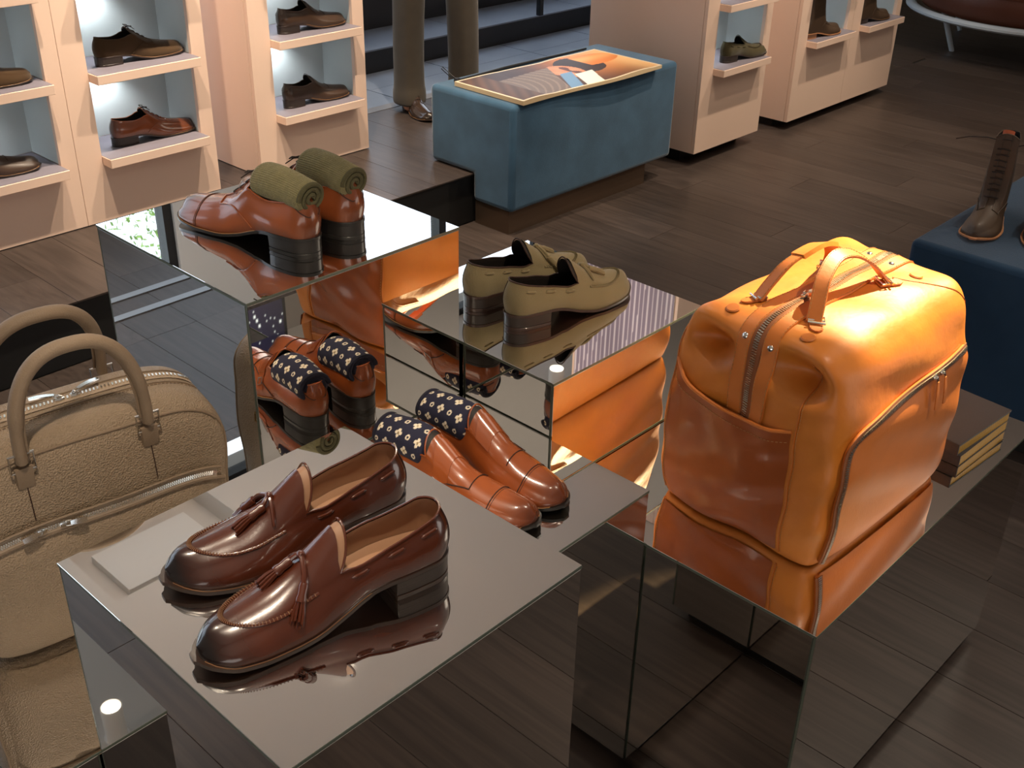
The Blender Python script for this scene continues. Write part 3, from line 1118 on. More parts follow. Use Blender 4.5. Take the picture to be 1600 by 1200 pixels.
# monk shoes with navy socks
MK = dict({k: v for k, v in DB.items() if k != 'wide'}, style='monk', wide=.95, key='amber', base=srgb(150, 76, 34), dark=srgb(70, 32, 18), toe_dark=.75, sth=.40, tongue=.03, cap=True, L=.305, seed=9, tab=True,
          rim=([0, .05, .12, .25, .33, .40, .5, .6, .8, .92, 1], [.062, .059, .053, .047, .053, .064, .054, .043, .030, .021, .010]))
r, g = make_shoe('monk_strap_shoe', 'amber double monk shoe with navy sock, further from the camera', 'shoe', dict(MK, side=1))
place(r, 1.108, 1.232, ZB, -84)
r, g = make_shoe('monk_strap_shoe', 'amber double monk shoe with navy sock, cut off by the front plinth', 'shoe', dict(MK, side=-1))
place(r, 1.005, 1.225, ZB, -81)
knit_roll((1.113, 1.165, ZB + .085), (-.10, .98, .07), .108, .0305, 'rolled_sock', 'navy flower-patterned rolled sock in the further monk shoe', 'navy', bend=.006)
knit_roll((1.013, 1.158, ZB + .085), (-.14, .98, .07), .108, .0305, 'rolled_sock', 'navy flower-patterned rolled sock in the nearer monk shoe', 'navy', bend=.006)


# ------------------------------------------------------------------ bag helpers
from mathutils.bvhtree import BVHTree


def rbox(hx, hy, hz, n=6.0, N=40, deform=None, ntop=None):
    """closed rounded box as a cube-sphere; returns verts, faces"""
    idx = {}
    V = []
    Fc = []
    lin = [math.tan((2 * i / N - 1) * PI / 4 * .92) / math.tan(PI / 4 * .92) for i in range(N + 1)]

    def vid(ax, sg, i, j):
        p = [0, 0, 0]
        p[ax] = sg
        p[(ax + 1) % 3] = lin[i]
        p[(ax + 2) % 3] = lin[j]
        k = tuple(round(c, 5) for c in p)
        if k not in idx:
            idx[k] = len(V)
            V.append(p)
        return idx[k]
    for ax in range(3):
        for sg in (-1, 1):
            for i in range(N):
                for j in range(N):
                    q = (vid(ax, sg, i, j), vid(ax, sg, i + 1, j), vid(ax, sg, i + 1, j + 1), vid(ax, sg, i, j + 1))
                    Fc.append(q if sg > 0 else q[::-1])
    P = np.array(V, float)
    if isinstance(n, tuple):
        k_ = np.clip((P[:, 2] + 1) / 2, 0, 1) ** 1.0
        n = n[1] + (n[0] - n[1]) * k_
        nn = (np.abs(P) ** n[:, None]).sum(1) ** (1 / n)
    else:
        nn = (np.abs(P) ** n).sum(1) ** (1 / n)
    P = P / nn[:, None]
    P = P * np.array([hx, hy, hz])
    if deform:
        P = deform(P)
    return P, Fc


class Drape:
    def __init__(s, V, Fc):
        s.b = BVHTree.FromPolygons([tuple(v) for v in V], [tuple(f) for f in Fc])

    def hit(s, p, d, off=0.0):
        p, d = Vector(p), Vector(d).normalized()
        r = s.b.ray_cast(p, d)
        if r[0] is None:
            r = s.b.find_nearest(p)
        n = r[1]
        if n.dot(d) > 0:
            n = -n
        return r[0] + n * off, n

    def near(s, p, off=0.0):
        r = s.b.find_nearest(Vector(p))
        n = r[1]
        return r[0] + n * off, n

    def path(s, pts, d=None, off=0.0):
        out, ns = [], []
        for p in pts:
            a, n = s.hit(p, d, off) if d is not None else s.near(p, off)
            out.append(a)
            ns.append(n)
        return out, ns


def lerp_path(ctrl, n):
    ctrl = np.array(ctrl, float)
    d = np.concatenate([[0], np.cumsum(np.linalg.norm(np.diff(ctrl, axis=0), axis=1))])
    u = np.linspace(0, d[-1], n)
    return np.stack([hsp(d, ctrl[:, k], u) for k in range(3)], 1)


def strip(mb, pts, ns, w, th, taper=None):
    """flat strap with thickness following pts with normals ns"""
    N = len(pts)
    R = []
    for i in range(N):
        t = (pts[min(i + 1, N - 1)] - pts[max(i - 1, 0)]).normalized()
        n = (ns[i] - t * ns[i].dot(t)).normalized()
        b = t.cross(n)
        ww = w[i] if isinstance(w, (list, tuple, np.ndarray)) else w
        p = pts[i]
        R.append([p - b * ww, p - b * (ww * .92) + n * th, p + b * (ww * .92) + n * th, p + b * ww])
    base = len(mb.v)
    mb.grid([[tuple(q) for q in r] for r in R], closed_v=True)
    mb.f.append((base, base + 1, base + 2, base + 3))
    mb.mi.append(0)
    e = base + (N - 1) * 4
    mb.f.append((e + 3, e + 2, e + 1, e))
    mb.mi.append(0)
    return mb


def stitches(mb, pts, ns, side, step=.007, r=.0006, ln=.0042):
    """dashed thread: side = sideways distance from the path"""
    acc = 0.0
    for i in range(len(pts) - 1):
        a, b = pts[i], pts[i + 1]
        t = (b - a)
        L_ = t.length
        if L_ < 1e-7:
            continue
        t.normalize()
        s_ = t.cross(ns[i]).normalized() * side
        k = step - acc
        while k < L_:
            c = a + t * k + s_ + ns[i] * .0006
            mb.tube([c - t * (ln / 2), c + t * (ln / 2)], r, 4)
            k += step
        acc = (L_ - (k - step)) if L_ - (k - step) < step else 0
    return mb


def zipper(parent, pts, ns, w=.004, step=.0042, m_tape=None, name='zip'):
    tp = MB()
    strip(tp, pts, ns, w * 1.9, .0008)
    z = tp.build(name, m_tape or m_ziptape, parent)
    te = MB()
    for i in range(len(pts) - 1):
        a, b = pts[i], pts[i + 1]
        n = max(1, int(round((b - a).length / step)))
        t = (b - a).normalized()
        s_ = t.cross(ns[i]).normalized()
        for k in range(n):
            c = a + (b - a) * (k / n) + ns[i] * .0016
            for sg in (-1, 1):
                q = c + s_ * (sg * w * .35) + t * (0 if sg > 0 else step * .5 * .5)
                h = t * (step * .25)
                u = s_ * (w * .45)
                m_ = ns[i] * .0011
                te.add([q - h - u - m_, q + h - u - m_, q + h + u - m_, q - h + u - m_, q - h - u + m_, q + h - u + m_, q + h + u + m_, q - h + u + m_],
                       [(4, 5, 6, 7), (0, 1, 5, 4), (1, 2, 6, 5), (2, 3, 7, 6), (3, 0, 4, 7)])
    tag(te.build('zip_teeth', m_zipm, z, smooth=False), kind='stuff')
    return z


def zip_slider(parent, p, n, t, pull=None, pull_m=None, plen=.04):
    n, t = Vector(n).normalized(), Vector(t).normalized()
    s_ = t.cross(n).normalized()
    q = MB()
    c = Vector(p) + n * .003
    q.tube([c - t * .007, c, c + t * .007], [.0035, .005, .003], 8, flat=(1.1, .7), up=s_)
    q.tube([c + n * .003 - t * .004, c + n * .006, c + n * .003 + t * .004], .0011, 6)
    q.tube([c + n * .005 + s_ * .003, c + n * .006 + s_ * .004 + Vector(pull or t) * .008, c + n * .006 - s_ * .004 + Vector(pull or t) * .008, c + n * .005 - s_ * .003], .001, 6, closed=True)
    o = q.build('zip_slider', m_steel, parent)
    if pull is not None:
        pl = Vector(pull).normalized()
        a = c + n * .006 + pl * .006
        mb = MB()
        pp = [a, a + pl * (plen * .33) + n * .001, a + pl * (plen * .66) + n * .001, a + pl * plen]
        strip(mb, pp, [n] * 4, [.0028, .0042, .0045, .0035], .0018)
        mb.build('zip_pull', pull_m or m_steel, o)
    return o


m_ziptape = mat('zip tape', srgb(132, 76, 42), rough=.8)
m_zipm = mat('zip teeth metal', (0.74, 0.68, 0.58, 1), rough=.25, metal=1)

# ------------------------------------------------------------------ tan travel bag
m_tan = mat('tan bag leather', srgb(202, 121, 38), rough=.5, coat=.06, bump=.6, bscale=42, col2=srgb(186, 102, 32), vscale=6, coat_rough=.25)
m_tan2 = mat('tan bag strap leather', srgb(190, 106, 38), rough=.5, coat=.04, bump=.15, bscale=160, var=.05, vscale=20, coat_rough=.2)
m_tanp = mat('tan bag pocket leather', srgb(148, 76, 36), rough=.27, coat=.45, bump=.55, bscale=26, var=.10, vscale=12, coat_rough=.15)
HX, HY, HZ = .224, .163, .190


def bag_def(P):
    x, y, z = P[:, 0].copy(), P[:, 1].copy(), P[:, 2].copy()
    xn, yn, zn = x / HX, y / HY, z / HZ
    # slumped body: belly bulge, narrower top
    topk = np.clip(zn, 0, 1)
    P[:, 1] = y * (1.0 + .05 * np.sin(np.clip((zn + 1) / 2, 0, 1) * PI) - .08 * topk ** 2)
    P[:, 0] = x * (1.0 + .02 * np.sin(np.clip((zn + 1) / 2, 0, 1) * PI)) + .004 * np.sin(y * 38 + z * 22) * (np.abs(xn) > .8)
    # domed top along the zip line
    P[:, 2] = z + .018 * np.clip(1 - yn ** 2, 0, 1) * topk ** 2 - .006 * topk * np.cos(xn * PI) * 0

    def dim(cx_, cy_, cz_, r, vec, ry=None, rz=None):
        g = np.exp(-(((x - cx_) / r) ** 2 + ((y - cy_) / (ry or r)) ** 2 + ((z - cz_) / (rz or r)) ** 2))
        for k in range(3):
            P[:, k] += vec[k] * g
    for e in (-1, 1):
        for s_ in (-1, 1):
            dim(e * .215, s_ * .086, .136, .050, (-e * .062, s_ * .004, -.010), ry=.042, rz=.021)
            dim(e * .215, s_ * .086, .176, .050, (e * .016, 0, .002), ry=.044, rz=.020)
            dim(e * .205, s_ * .125, .170, .040, (e * .012, s_ * .004, .012))
        dim(.19, .10, .17, .08, (0, 0, .010)) if e > 0 else None
        pass
        dim(e * .19, 0, .17, .05, (e * .004, 0, .006))
    # soft wrinkles
    P[:, 1] += .0022 * np.sin(z * 60 + x * 21) * np.sign(y) * (1 - np.abs(zn) ** 4)
    P[:, 2] += .0020 * np.sin(x * 42 + y * 30) * topk
    P[:, 0] += .0030 * np.sin(z * 75 + y * 26 + 1) * np.sign(x) * np.clip(np.abs(xn) - .6, 0, 1) * 2
    P[:, 2] += .5 * np.clip(-.93 - zn, -1, 0) * 0
    return P


V, Fc = rbox(HX, HY, HZ, n=(7.0, 16.0), N=56, deform=bag_def)
V[:, 2] -= V[:, 2].min()
flat = V[:, 2] < .012
V[flat, 2] *= .25
tb = thing('travel_bag', 'tan orange leather travel bag with short handles and a zipped front pocket', 'bag', (1.626, .772, ZD + .001), DEG(-2))
MB().add(V, Fc).build('body', m_tan, tb, subsurf=1)
dr = Drape(V, Fc)
ZM = float(V[:, 2].max())
# zip band: over the top and down both ends
bandc = [(-.30, 0, .16), (-.28, 0, .26), (-.25, 0, .34), (-.21, 0, .42), (-.14, 0, .46), (0, 0, .47), (.14, 0, .46), (.21, 0, .42), (.25, 0, .34), (.28, 0, .26), (.30, 0, .20)]


def band(yoff, off=.0015, n=90):
    c = lerp_path(bandc, n)
    pts, ns = [], []
    for p in c:
        tgt = Vector((p[0] * .35, 0, .17))
        src = Vector((p[0], yoff, p[2]))
        d = (tgt - src)
        d.y = 0
        a, n_ = dr.hit(src, d, off)
        pts.append(a)
        ns.append(n_)
    # smooth normals and positions
    for _ in range(3):
        pts = [pts[0]] + [(pts[i - 1] + pts[i] * 2 + pts[i + 1]) / 4 for i in range(1, len(pts) - 1)] + [pts[-1]]
        ns = [ns[0]] + [(ns[i - 1] + ns[i] * 2 + ns[i + 1]).normalized() for i in range(1, len(ns) - 1)] + [ns[-1]]
    return pts, ns


for s_ in (-1, 1):
    pts, ns = band(s_ * .022, .001)
    q = MB()
    strip(q, pts, ns, .0135, .003)
    bo = q.build('zip_band', m_tan2, tb)
    st_ = MB()
    p2 = [a + b * .003 for a, b in zip(pts, ns)]
    stitches(st_, p2, ns, .0112)
    stitches(st_, p2, ns, -.0112)
    tag(st_.build('stitching', m_thread, bo), kind='stuff')
    for k in (22, 62):
        a, n_ = pts[k], ns[k]
        MB().lathe([(0, .0052), (.003, .005), (.0052, .0035), (.0056, .0028)], a, n_, 14).build('rivet', m_steel, bo)
pts, ns = band(0, .003)
zipper(tb, pts[2:-2], ns[2:-2], w=.0055)
zip_slider(tb, pts[38] + ns[38] * .002, ns[38], pts[39] - pts[38], pull=(pts[30] - pts[38]).normalized() + Vector((0, -.6, 0)), pull_m=m_steel, plen=.024)
zip_slider(tb, pts[36] + ns[36] * .002, ns[36], pts[37] - pts[36])

# end pocket (left end): a second skin over the lower half with a swooping rolled top edge


def end_pocket(e):
    yy = np.linspace(-.092, .150, 40)
    G = []
    for y_ in yy:
        u = (y_ + .092) / .242
        ztop = .232 + .030 * (u - .0) + .028 * (2 * u - 1) ** 2 - .012
        col_ = []
        for k in range(26):
            z_ = .012 + (ztop - .012) * k / 25
            a, n_ = dr.hit((e * .5, y_, z_), (-e, 0, 0))
            lift = .0035 + .007 * (k / 25) ** 2.5 * math.sin(PI * min(1, max(0, u)))
            ww = .0016 * math.sin(z_ * 85 + y_ * 40) + .0016 * math.sin(z_ * 40 - y_ * 65 + 1)
            edge = min(1, 8 * min(u, 1 - u) + .0)
            col_.append(tuple(a + Vector((e, 0, 0)) * (lift * edge + .001 + ww * edge * (k / 25))))
        G.append(col_)
    q = MB().grid(G)
    po = q.build('end_pocket', m_tanp, tb, subsurf=1)
    top = [Vector(g_[-1]) for g_ in G]
    MB().tube([t + Vector((-e * .001, 0, 0)) for t in top], .0034, 8).build('pocket_edge', m_tan2, po)
    s2 = MB()
    stitches(s2, [Vector(g_[-3]) for g_ in G], [Vector((e, 0, 0))] * 40, 0)
    sd1 = [Vector(p_) for p_ in G[0]]
    tag(s2.build('stitching', m_thread, po), kind='stuff')
    return po


end_pocket(-1)
# vertical seam where the end meets the front, all the way up
for (yv, sgn) in ((-.098, -1), (.152, -1)):
    c = lerp_path([(-.5, yv, .012), (-.5, yv, .15), (-.5, yv, .27), (-.42, yv - .0, .36)], 40)
    p_, n_ = dr.path(c, (1, 0, -.0001), .0012)
    ok = [i for i in range(len(p_)) if abs(p_[i].y - yv) < .03]
    p_, n_ = [p_[i] for i in ok], [n_[i] for i in ok]
    if len(p_) > 3:
        so_ = MB().tube(p_, .0012, 6).build('end_seam', m_tan2, tb)
        s3 = MB()
        stitches(s3, p_, n_, .004, step=.006)
        tag(s3.build('stitching', m_thread, so_), kind='stuff')

# zipped front pocket: raised panel with rounded upper left corner
zc = [(-.196, -.5, .016), (-.196, -.5, .10), (-.196, -.5, .19), (-.190, -.5, .226), (-.165, -.5, .250), (-.12, -.5, .258), (.0, -.5, .268), (.10, -.5, .276), (.175, -.5, .282)]
zp = lerp_path(zc, 80)
pz, nz = dr.path([tuple(p) for p in zp], (0, 1, 0), .004)
for _ in range(2):
    nz = [nz[0]] + [(nz[i - 1] + nz[i] + nz[i + 1]).normalized() for i in range(1, len(nz) - 1)] + [nz[-1]]
for _ in range(12):
    pz = [pz[0]] + [Vector((pz[i].x, (pz[i - 1].y + pz[i].y * 2 + pz[i + 1].y) / 4, pz[i].z)) for i in range(1, len(pz) - 1)] + [pz[-1]]
gx = np.linspace(0, 1, 40)
G = []
zx = zp[:, 0]
for i in range(60):
    x_ = -.190 + (.205 + .190) * i / 59
    # upper limit under the zip line
    if x_ < .175:
        j = [k for k in range(len(zp)) if zx[k] >= x_]
        zt_ = max(zp[k][2] for k in j[:1]) if j else .28
        if x_ < -.165:
            zt_ = .016 + (.25 - .016) * math.sqrt(max(0.0, 1 - ((-.165 - x_) / .031) ** 2)) if x_ > -.196 else .02
    else:
        zt_ = .282 * (1 - .10 * ((x_ - .175) / .03) ** 2)
    row = []
    for k in range(30):
        z_ = .014 + (zt_ - .004 - .014) * k / 29
        a, n_ = dr.hit((x_, -.5, z_), (0, 1, 0))
        e_ = min(1, 6 * min(i / 59, 1 - i / 59)) * min(1, 6 * (1 - k / 29) + .25)
        row.append(tuple(a + n_ * (.003 + .006 * e_ ** .6)))
    G.append(row)
MB().grid(G).build('front_pocket', m_tan2, tb, subsurf=1)
q = MB().tube([p + n * .0 + Vector((-.0, 0, .0)) for p, n in zip(pz, nz)], .0052, 8)
q.build('pocket_piping', m_tan2, tb)
pz2 = [p + n * .004 for p, n in zip(pz, nz)]
zipper(tb, pz2, nz, w=.0048)
for k in (63, 66):
    zip_slider(tb, pz2[k] + nz[k] * .001, nz[k], pz2[k + 1] - pz2[k], pull=(.03 * (k - 64), -.12, -1), pull_m=m_tan2, plen=.05)

# side seams on the top towards the corners
for s_ in (-1, 1):
    for e in (1,):
        c = [(e * (.10 + .11 * u), s_ * (.05 + .10 * u ** .7), .5) for u in np.linspace(0, 1, 20)]
        p_, n_ = dr.path(c, (0, 0, -1), .0008)
        MB().tube(p_, .0007, 5).build('gusset_seam', m_tanp, tb)

# handles: two flat arches meeting above the zip
for s_ in (-1, 1):
    yf = s_ * .052
    feet = []
    for ex in (-.142, .062):
        p_, n_ = dr.hit((ex, yf, .6), (0, 0, -1), .002)
        feet.append((p_, n_))
        # buckled tab lying on the bag
        tabc = [(ex + (-.026 if ex < 0 else .034) * u, yf * (1 + .35 * u), .6) for u in np.linspace(-.25, 1, 12)]
        tp_, tn_ = dr.path(tabc, (0, 0, -1), .0012)
        q = MB()
        strip(q, tp_, tn_, [.011] * 9 + [.010, .007, .003], .0028)
        tbm = q.build('handle_tab', m_tan2, tb)
        s3 = MB()
        stitches(s3, [a + b * .0026 for a, b in zip(tp_, tn_)][:10], tn_[:10], .008)
        stitches(s3, [a + b * .0026 for a, b in zip(tp_, tn_)][:10], tn_[:10], -.008)
        tag(s3.build('stitching', m_thread, tbm), kind='stuff')
        c0 = tp_[2] + tn_[2] * .006
        tdir = (tp_[3] - tp_[2]).normalized()
        sdv = tdir.cross(tn_[2]).normalized()
        MB().tube([c0 + sdv * .013 + tdir * .005, c0 - sdv * .013 + tdir * .005, c0 - sdv * .013 - tdir * .006, c0 + sdv * .013 - tdir * .006], .0019, 8, closed=True).build('buckle', m_steel, tbm)
        MB().tube([c0 - sdv * .014 + tdir * .012, c0 + sdv * .014 + tdir * .012], .0022, 8).build('buckle_roller', m_steel, tbm)
        # decorative half-moon slot tab beyond
        pc, nc = dr.hit((ex + (-.048 if ex < 0 else .085), yf * 1.35, .6), (0, 0, -1), .0015)
        MB().lathe([(0, .0022), (.010, .002), (.0118, 0)], pc, nc, 18).build('round_tab', m_tan2, tb)
    (p0, n0), (p1, n1) = feet
    mid = (p0 + p1) / 2
    H = .074
    ctrl = [p0 + Vector((-.006, 0, .002)), p0 + Vector((.012, -s_ * .008, .028)), p0 + Vector((.040, -s_ * .020, .058)), mid + Vector((-.006, -s_ * .030, H)), mid + Vector((.032, -s_ * .030, H - .008)), p1 + Vector((-.022, -s_ * .016, .036)), p1 + Vector((.006, 0, .003))]
    c = [Vector(p) for p in lerp_path([tuple(v) for v in ctrl], 48)]
    nn = []
    for i in range(48):
        t = (c[min(i + 1, 47)] - c[max(i - 1, 0)]).normalized()
        sdv = Vector((0, 1, 0))
        n_ = sdv.cross(t)
        n_ = n_ if n_.z > 0 else -n_
        if n_.length < .1:
            n_ = Vector((0, 0, 1))
        # straps lean towards each other
        n_ = (n_ + Vector((0, s_ * .35, 0))).normalized()
        nn.append(n_)
    q = MB()
    strip(q, c, nn, .0125, .0032)
    ho = q.build('handle', m_tan2, tb)
    s3 = MB()
    stitches(s3, [a + b * .003 for a, b in zip(c, nn)], nn, .0098)
    stitches(s3, [a + b * .003 for a, b in zip(c, nn)], nn, -.0098)
    tag(s3.build('stitching', m_thread, ho), kind='stuff')
    if s_ > 0:
        q = MB()
        w_ = c[16:32]
        strip(q, [a - b * .002 for a, b in zip(w_, nn[16:32])], nn[16:32], .0165, .0075)
        q.build('handle_wrap', m_tan, ho)

# ------------------------------------------------------------------ beige briefcase
m_bei = mat('beige grained leather', srgb(150, 130, 106), rough=.55, bump=.8, bscale=420, bkind='voronoi', var=.06, vscale=10)
m_bei2 = mat('beige smooth leather', srgb(134, 114, 92), rough=.6, bump=.35, bscale=500, var=.06, vscale=20)
m_beizip = mat('beige zip tape', srgb(170, 150, 128), rough=.8)
bx, by, bz = .209, .086, .172


def bei_def(P):
    x, y, z = P[:, 0].copy(), P[:, 1].copy(), P[:, 2].copy()
    zn = z / bz
    tk = np.clip((zn - .55) / .45, 0, 1)
    P[:, 2] = z + .010 * np.clip(1 - (y / by) ** 2, 0, 1) * np.clip(zn, 0, 1) - .026 * tk * (x / bx) ** 4
    P[:, 1] = y * (1 + .06 * np.sin(np.clip((zn + 1) / 2, 0, 1) * PI)) * (1 - .12 * np.clip(zn, 0, 1) ** 3)
    P[:, 1] += .0018 * np.sin(x * 30 + z * 18) * np.sign(y) * (1 - zn ** 4)
    P[:, 0] += .0025 * np.sin(z * 40 + y * 25) * np.sign(x) * (np.abs(x / bx) > .7)
    return P


V, Fc = rbox(bx, by, bz, n=6.8, N=44, deform=bei_def)
V[:, 2] -= V[:, 2].min()
bc = thing('briefcase', 'beige grained leather briefcase with two arched carrying handles', 'bag', (.570, 1.400, ZG + .001), DEG(-8))
MB().add(V, Fc).build('body', m_bei, bc, subsurf=1)
dr = Drape(V, Fc)
BZ = float(V[:, 2].max())
# top gusset panel seams and main zip
for yv in (-.071, .071):
    c = [(x_, yv * 3, .33 + (.02)) for x_ in np.linspace(-.20, .20, 50)]
    pts, ns = dr.path([(x_, yv * 1.02, .6) for x_ in np.linspace(-.192, .192, 60)], (0, 0, -1), .0005)
    MB().tube(pts, .0024, 8).build('top_piping', m_bei2, bc)
for e in (-1, 1):
    for yv in (-.068, .068):
        pts, ns = dr.path([(e * .5, yv * 1.05, z_) for z_ in np.linspace(.02, .315, 40)], (-e, 0, 0), .0005)
        MB().tube(pts, .0022, 8).build('side_piping', m_bei2, bc)
zc = [(x_, .0, .6) for x_ in np.linspace(-.188, .188, 70)]
pts, ns = dr.path(zc, (0, 0, -1), .0012)
zipper(bc, pts, ns, w=.005, m_tape=m_beizip)
for yv in (-.020, -.026, .020):
    p2, n2 = dr.path([(x_, yv, .6) for x_ in np.linspace(-.188, .188, 50)], (0, 0, -1), .0008)
    if yv != -.026:
        MB().tube(p2, .0012, 6).build('zip_edge', m_bei2, bc)
    else:
        s3 = MB()
        stitches(s3, p2, n2, 0, step=.006)
        tag(s3.build('stitching', mat('beige thread', srgb(120, 96, 72), rough=.9), bc), kind='stuff')
zip_slider(bc, pts[38], ns[38], (1, 0, 0), pull=(1, .25, .05), plen=.034)
zip_slider(bc, pts[34], ns[34], (1, 0, 0), pull=(-1, .2, .05), plen=.034)
# front pocket: raised panel with an arched zip across
px_ = np.linspace(-.19, .19, 60)
G = []
for i, x_ in enumerate(px_):
    row = []
    zt_ = .212 - .022 * abs(x_ / .19) ** 7
    for k in range(28):
        z_ = .012 + (zt_ - .012) * k / 27
        a, n_ = dr.hit((x_, -.5, z_), (0, 1, 0))
        e_ = min(1, 7 * min(i / 59, 1 - i / 59)) * min(1, 7 * (1 - k / 27) + .1) * min(1, 6 * k / 27 + .2)
        row.append(tuple(a + Vector((0, -1, 0)) * (.001 + .013 * e_ ** .5)))
    G.append(row)
fp = MB().grid(G).build('front_pocket', m_bei, bc, subsurf=1)
zl = [Vector(r_[-1]) + Vector((0, -.004, .001)) for r_ in G]
MB().tube(zl, .0034, 8).build('pocket_piping', m_bei2, fp)
zl2 = [Vector(r_[-1]) + Vector((0, -.003, .010)) for r_ in G][2:-2]
nn = [Vector((0, -.92, .38)).normalized()] * len(zl2)
zipper(bc, [v + Vector((0, -.001, 0)) for v in zl2], nn, w=.0038, m_tape=m_beizip, name='pocket_zip')
for k in (14, 19):
    zip_slider(bc, zl2[k] + nn[0] * .002, nn[0], (1, 0, 0), pull=(1 if k == 19 else -1, -.1, -.1), plen=.022)
MB().tube([v + Vector((0, -.002, .020)) for v in zl][1:-1], .0022, 6).build('pocket_flap_edge', m_bei2, bc)
# vertical seam lines under the handles
for hx_ in (-.088, .088):
    pts, ns = dr.path([(hx_, -.5, z_) for z_ in np.linspace(.235, .31, 14)], (0, 1, 0), .0006)
    MB().tube(pts, .0008, 5).build('panel_seam', m_dkthread, bc)
# handles with rectangular rings and loops
for s_ in (-1, 1):
    apex = .152 if s_ < 0 else .150
    feet = []
    for hx_ in (-.088, .088):
        ft_, fn_ = dr.hit((hx_, s_ * .5, .318), (0, -s_, 0), .004)
        feet.append(ft_)
        lo_ = MB()
        a = ft_ + Vector((0, 0, -.030))
        b_ = ft_ + Vector((0, s_ * .004, .002))
        strip(lo_, [a, a.lerp(b_, .5) + Vector((0, s_ * .002, 0)), b_], [Vector((0, s_, 0))] * 3, [.012, .0125, .0125], .0055)
        lb = lo_.build('handle_loop', m_bei2, bc)
        c0 = ft_ + Vector((0, s_ * .007, .010))
        MB().tube([c0 + Vector((-.0165, 0, -.013)), c0 + Vector((.0165, 0, -.013)), c0 + Vector((.0165, 0, .013)), c0 + Vector((-.0165, 0, .013))], .0021, 8, closed=True).build('ring', m_steel, lb)
    c0, c1 = feet[0] + Vector((0, s_ * .007, .022)), feet[1] + Vector((0, s_ * .007, .022))
    arc = []
    for k in range(41):
        u = k / 40
        a_ = PI * (1 - u)
        x_ = (c0.x + c1.x) / 2 + math.copysign(abs(math.cos(a_)) ** .80, math.cos(a_)) * (c1.x - c0.x) / 2
        z_ = c0.z + apex * math.sin(a_) ** .85 * .92
        arc.append((x_, c0.y + (.0 if s_ < 0 else -.060) * math.sin(a_), z_))
    r_ = [.012 if 3 < k < 37 else .0105 for k in range(41)]
    q = MB().tube([(c0.x, c0.y, c0.z - .012)] + arc + [(c1.x, c1.y, c1.z - .012)], [.0095] + r_ + [.0095], 12, flat=(1, .82), up=(0, 1, 0))
    hd = q.build('handle', m_bei2, bc)
    MB().tube([(p[0] * 1.0, p[1] + .0095 * s_ * 0, p[2] - .0) for p in [((a_[0] - (c0.x + c1.x) / 2) * .885 + (c0.x + c1.x) / 2, a_[1], c0.z + (a_[2] - c0.z) * .95) for a_ in arc]], .0020, 6).build('handle_seam', m_bei2, hd)
# tab with D-ring on the end
p_, n_ = dr.hit((.5, 0, .235), (-1, 0, 0), .002)
q = MB()
strip(q, [p_ + Vector((0, 0, .03)), p_, p_ + Vector((.004, 0, -.03))], [Vector((1, 0, 0))] * 3, .010, .004)
tbe = q.build('end_tab', m_bei2, bc)
MB().tube([p_ + Vector((.007, .010, -.020)), p_ + Vector((.007, -.010, -.020)), p_ + Vector((.010, -.008, -.034)), p_ + Vector((.010, .008, -.034))], .0018, 8, closed=True).build('ring', m_bronze, tbe)

# ------------------------------------------------------------------ notebooks at the far end of the low plinth
m_ngrey = mat('grey suede cover', srgb(62, 58, 58), rough=.95, bump=.4, bscale=500, sheen=.3, var=.08, vscale=20)
m_gold = mat('gilt page edge', srgb(186, 142, 56), rough=.4, metal=.35, bump=.4, bscale=40, stretch=(1, 1, 40), bkind='wave')


def notebook(x, y, z, rz, lx, ly, h, label, flap):
    t = thing('notebook', label, 'notebook', (x, y, z), DEG(rz), group='gilt-edged notebooks on the low plinth')
    MB().box(-lx / 2 + .003, lx / 2 - .004, -ly / 2 + .001, ly / 2 - .003, .0015, h - .0015).build('pages', m_gold, t, smooth=False)
    c = MB()
    c.box(-lx / 2, lx / 2, -ly / 2, ly / 2, h - (.0045 if flap else .0015), h)
    c.box(-lx / 2, lx / 2, -ly / 2, ly / 2, 0, .0015)
    c.box(-lx / 2 - .001, -lx / 2 + .002, -ly / 2, ly / 2, .0, h)
    c.box(-lx / 2, lx / 2, ly / 2 - .002, ly / 2 + .0005, .0, h)
    c.build('cover', m_ngrey, t, bevel=.0005)
    if flap:
        q = MB()
        strip(q, [Vector((-lx / 2 + .02, ly / 2, h + .0005)), Vector((-lx / 2 + .02, ly / 2 - .03, h + .0008)), Vector((-lx / 2 + .02, ly / 2 - .055, h + .0008))], [Vector((0, 0, 1))] * 3, [.014, .014, .007], .0025)
        q.build('closing_tab', m_ngrey, t)
    return t


notebook(1.985, .645, ZD + .0005, -3, .20, .135, .024, 'grey notebook with gilt page edges, lower of the two stacked', False)
notebook(1.983, .647, ZD + .0248, -5, .20, .135, .024, 'grey notebook with gilt page edges, lying on top of the other', True)

# ------------------------------------------------------------------ blue bench astride the platform edge
m_blue = mat('blue velvet', srgb(68, 100, 126), rough=.95, bump=.3, bscale=250, sheen=.45, var=.16, vscale=7, spec=.1)
m_blue2 = mat('dark blue velvet', srgb(36, 58, 80), rough=.95, bump=.3, bscale=250, sheen=.3, var=.12, vscale=7, spec=.1)
X0, X1 = 3.10, 4.17


def lprofile(name, prof, x0, x1, m, parent, bev, ox, oy):
    n = len(prof)
    v = [(x0 - ox, y - oy, z) for y, z in prof] + [(x1 - ox, y - oy, z) for y, z in prof]
    f = [tuple(range(n)), tuple(reversed(range(n, 2 * n)))] + [(i + n, (i + 1) % n + n, (i + 1) % n, i) for i in range(n)]
    return MB().add(v, f).build(name, m, parent, bevel=bev, bseg=4)


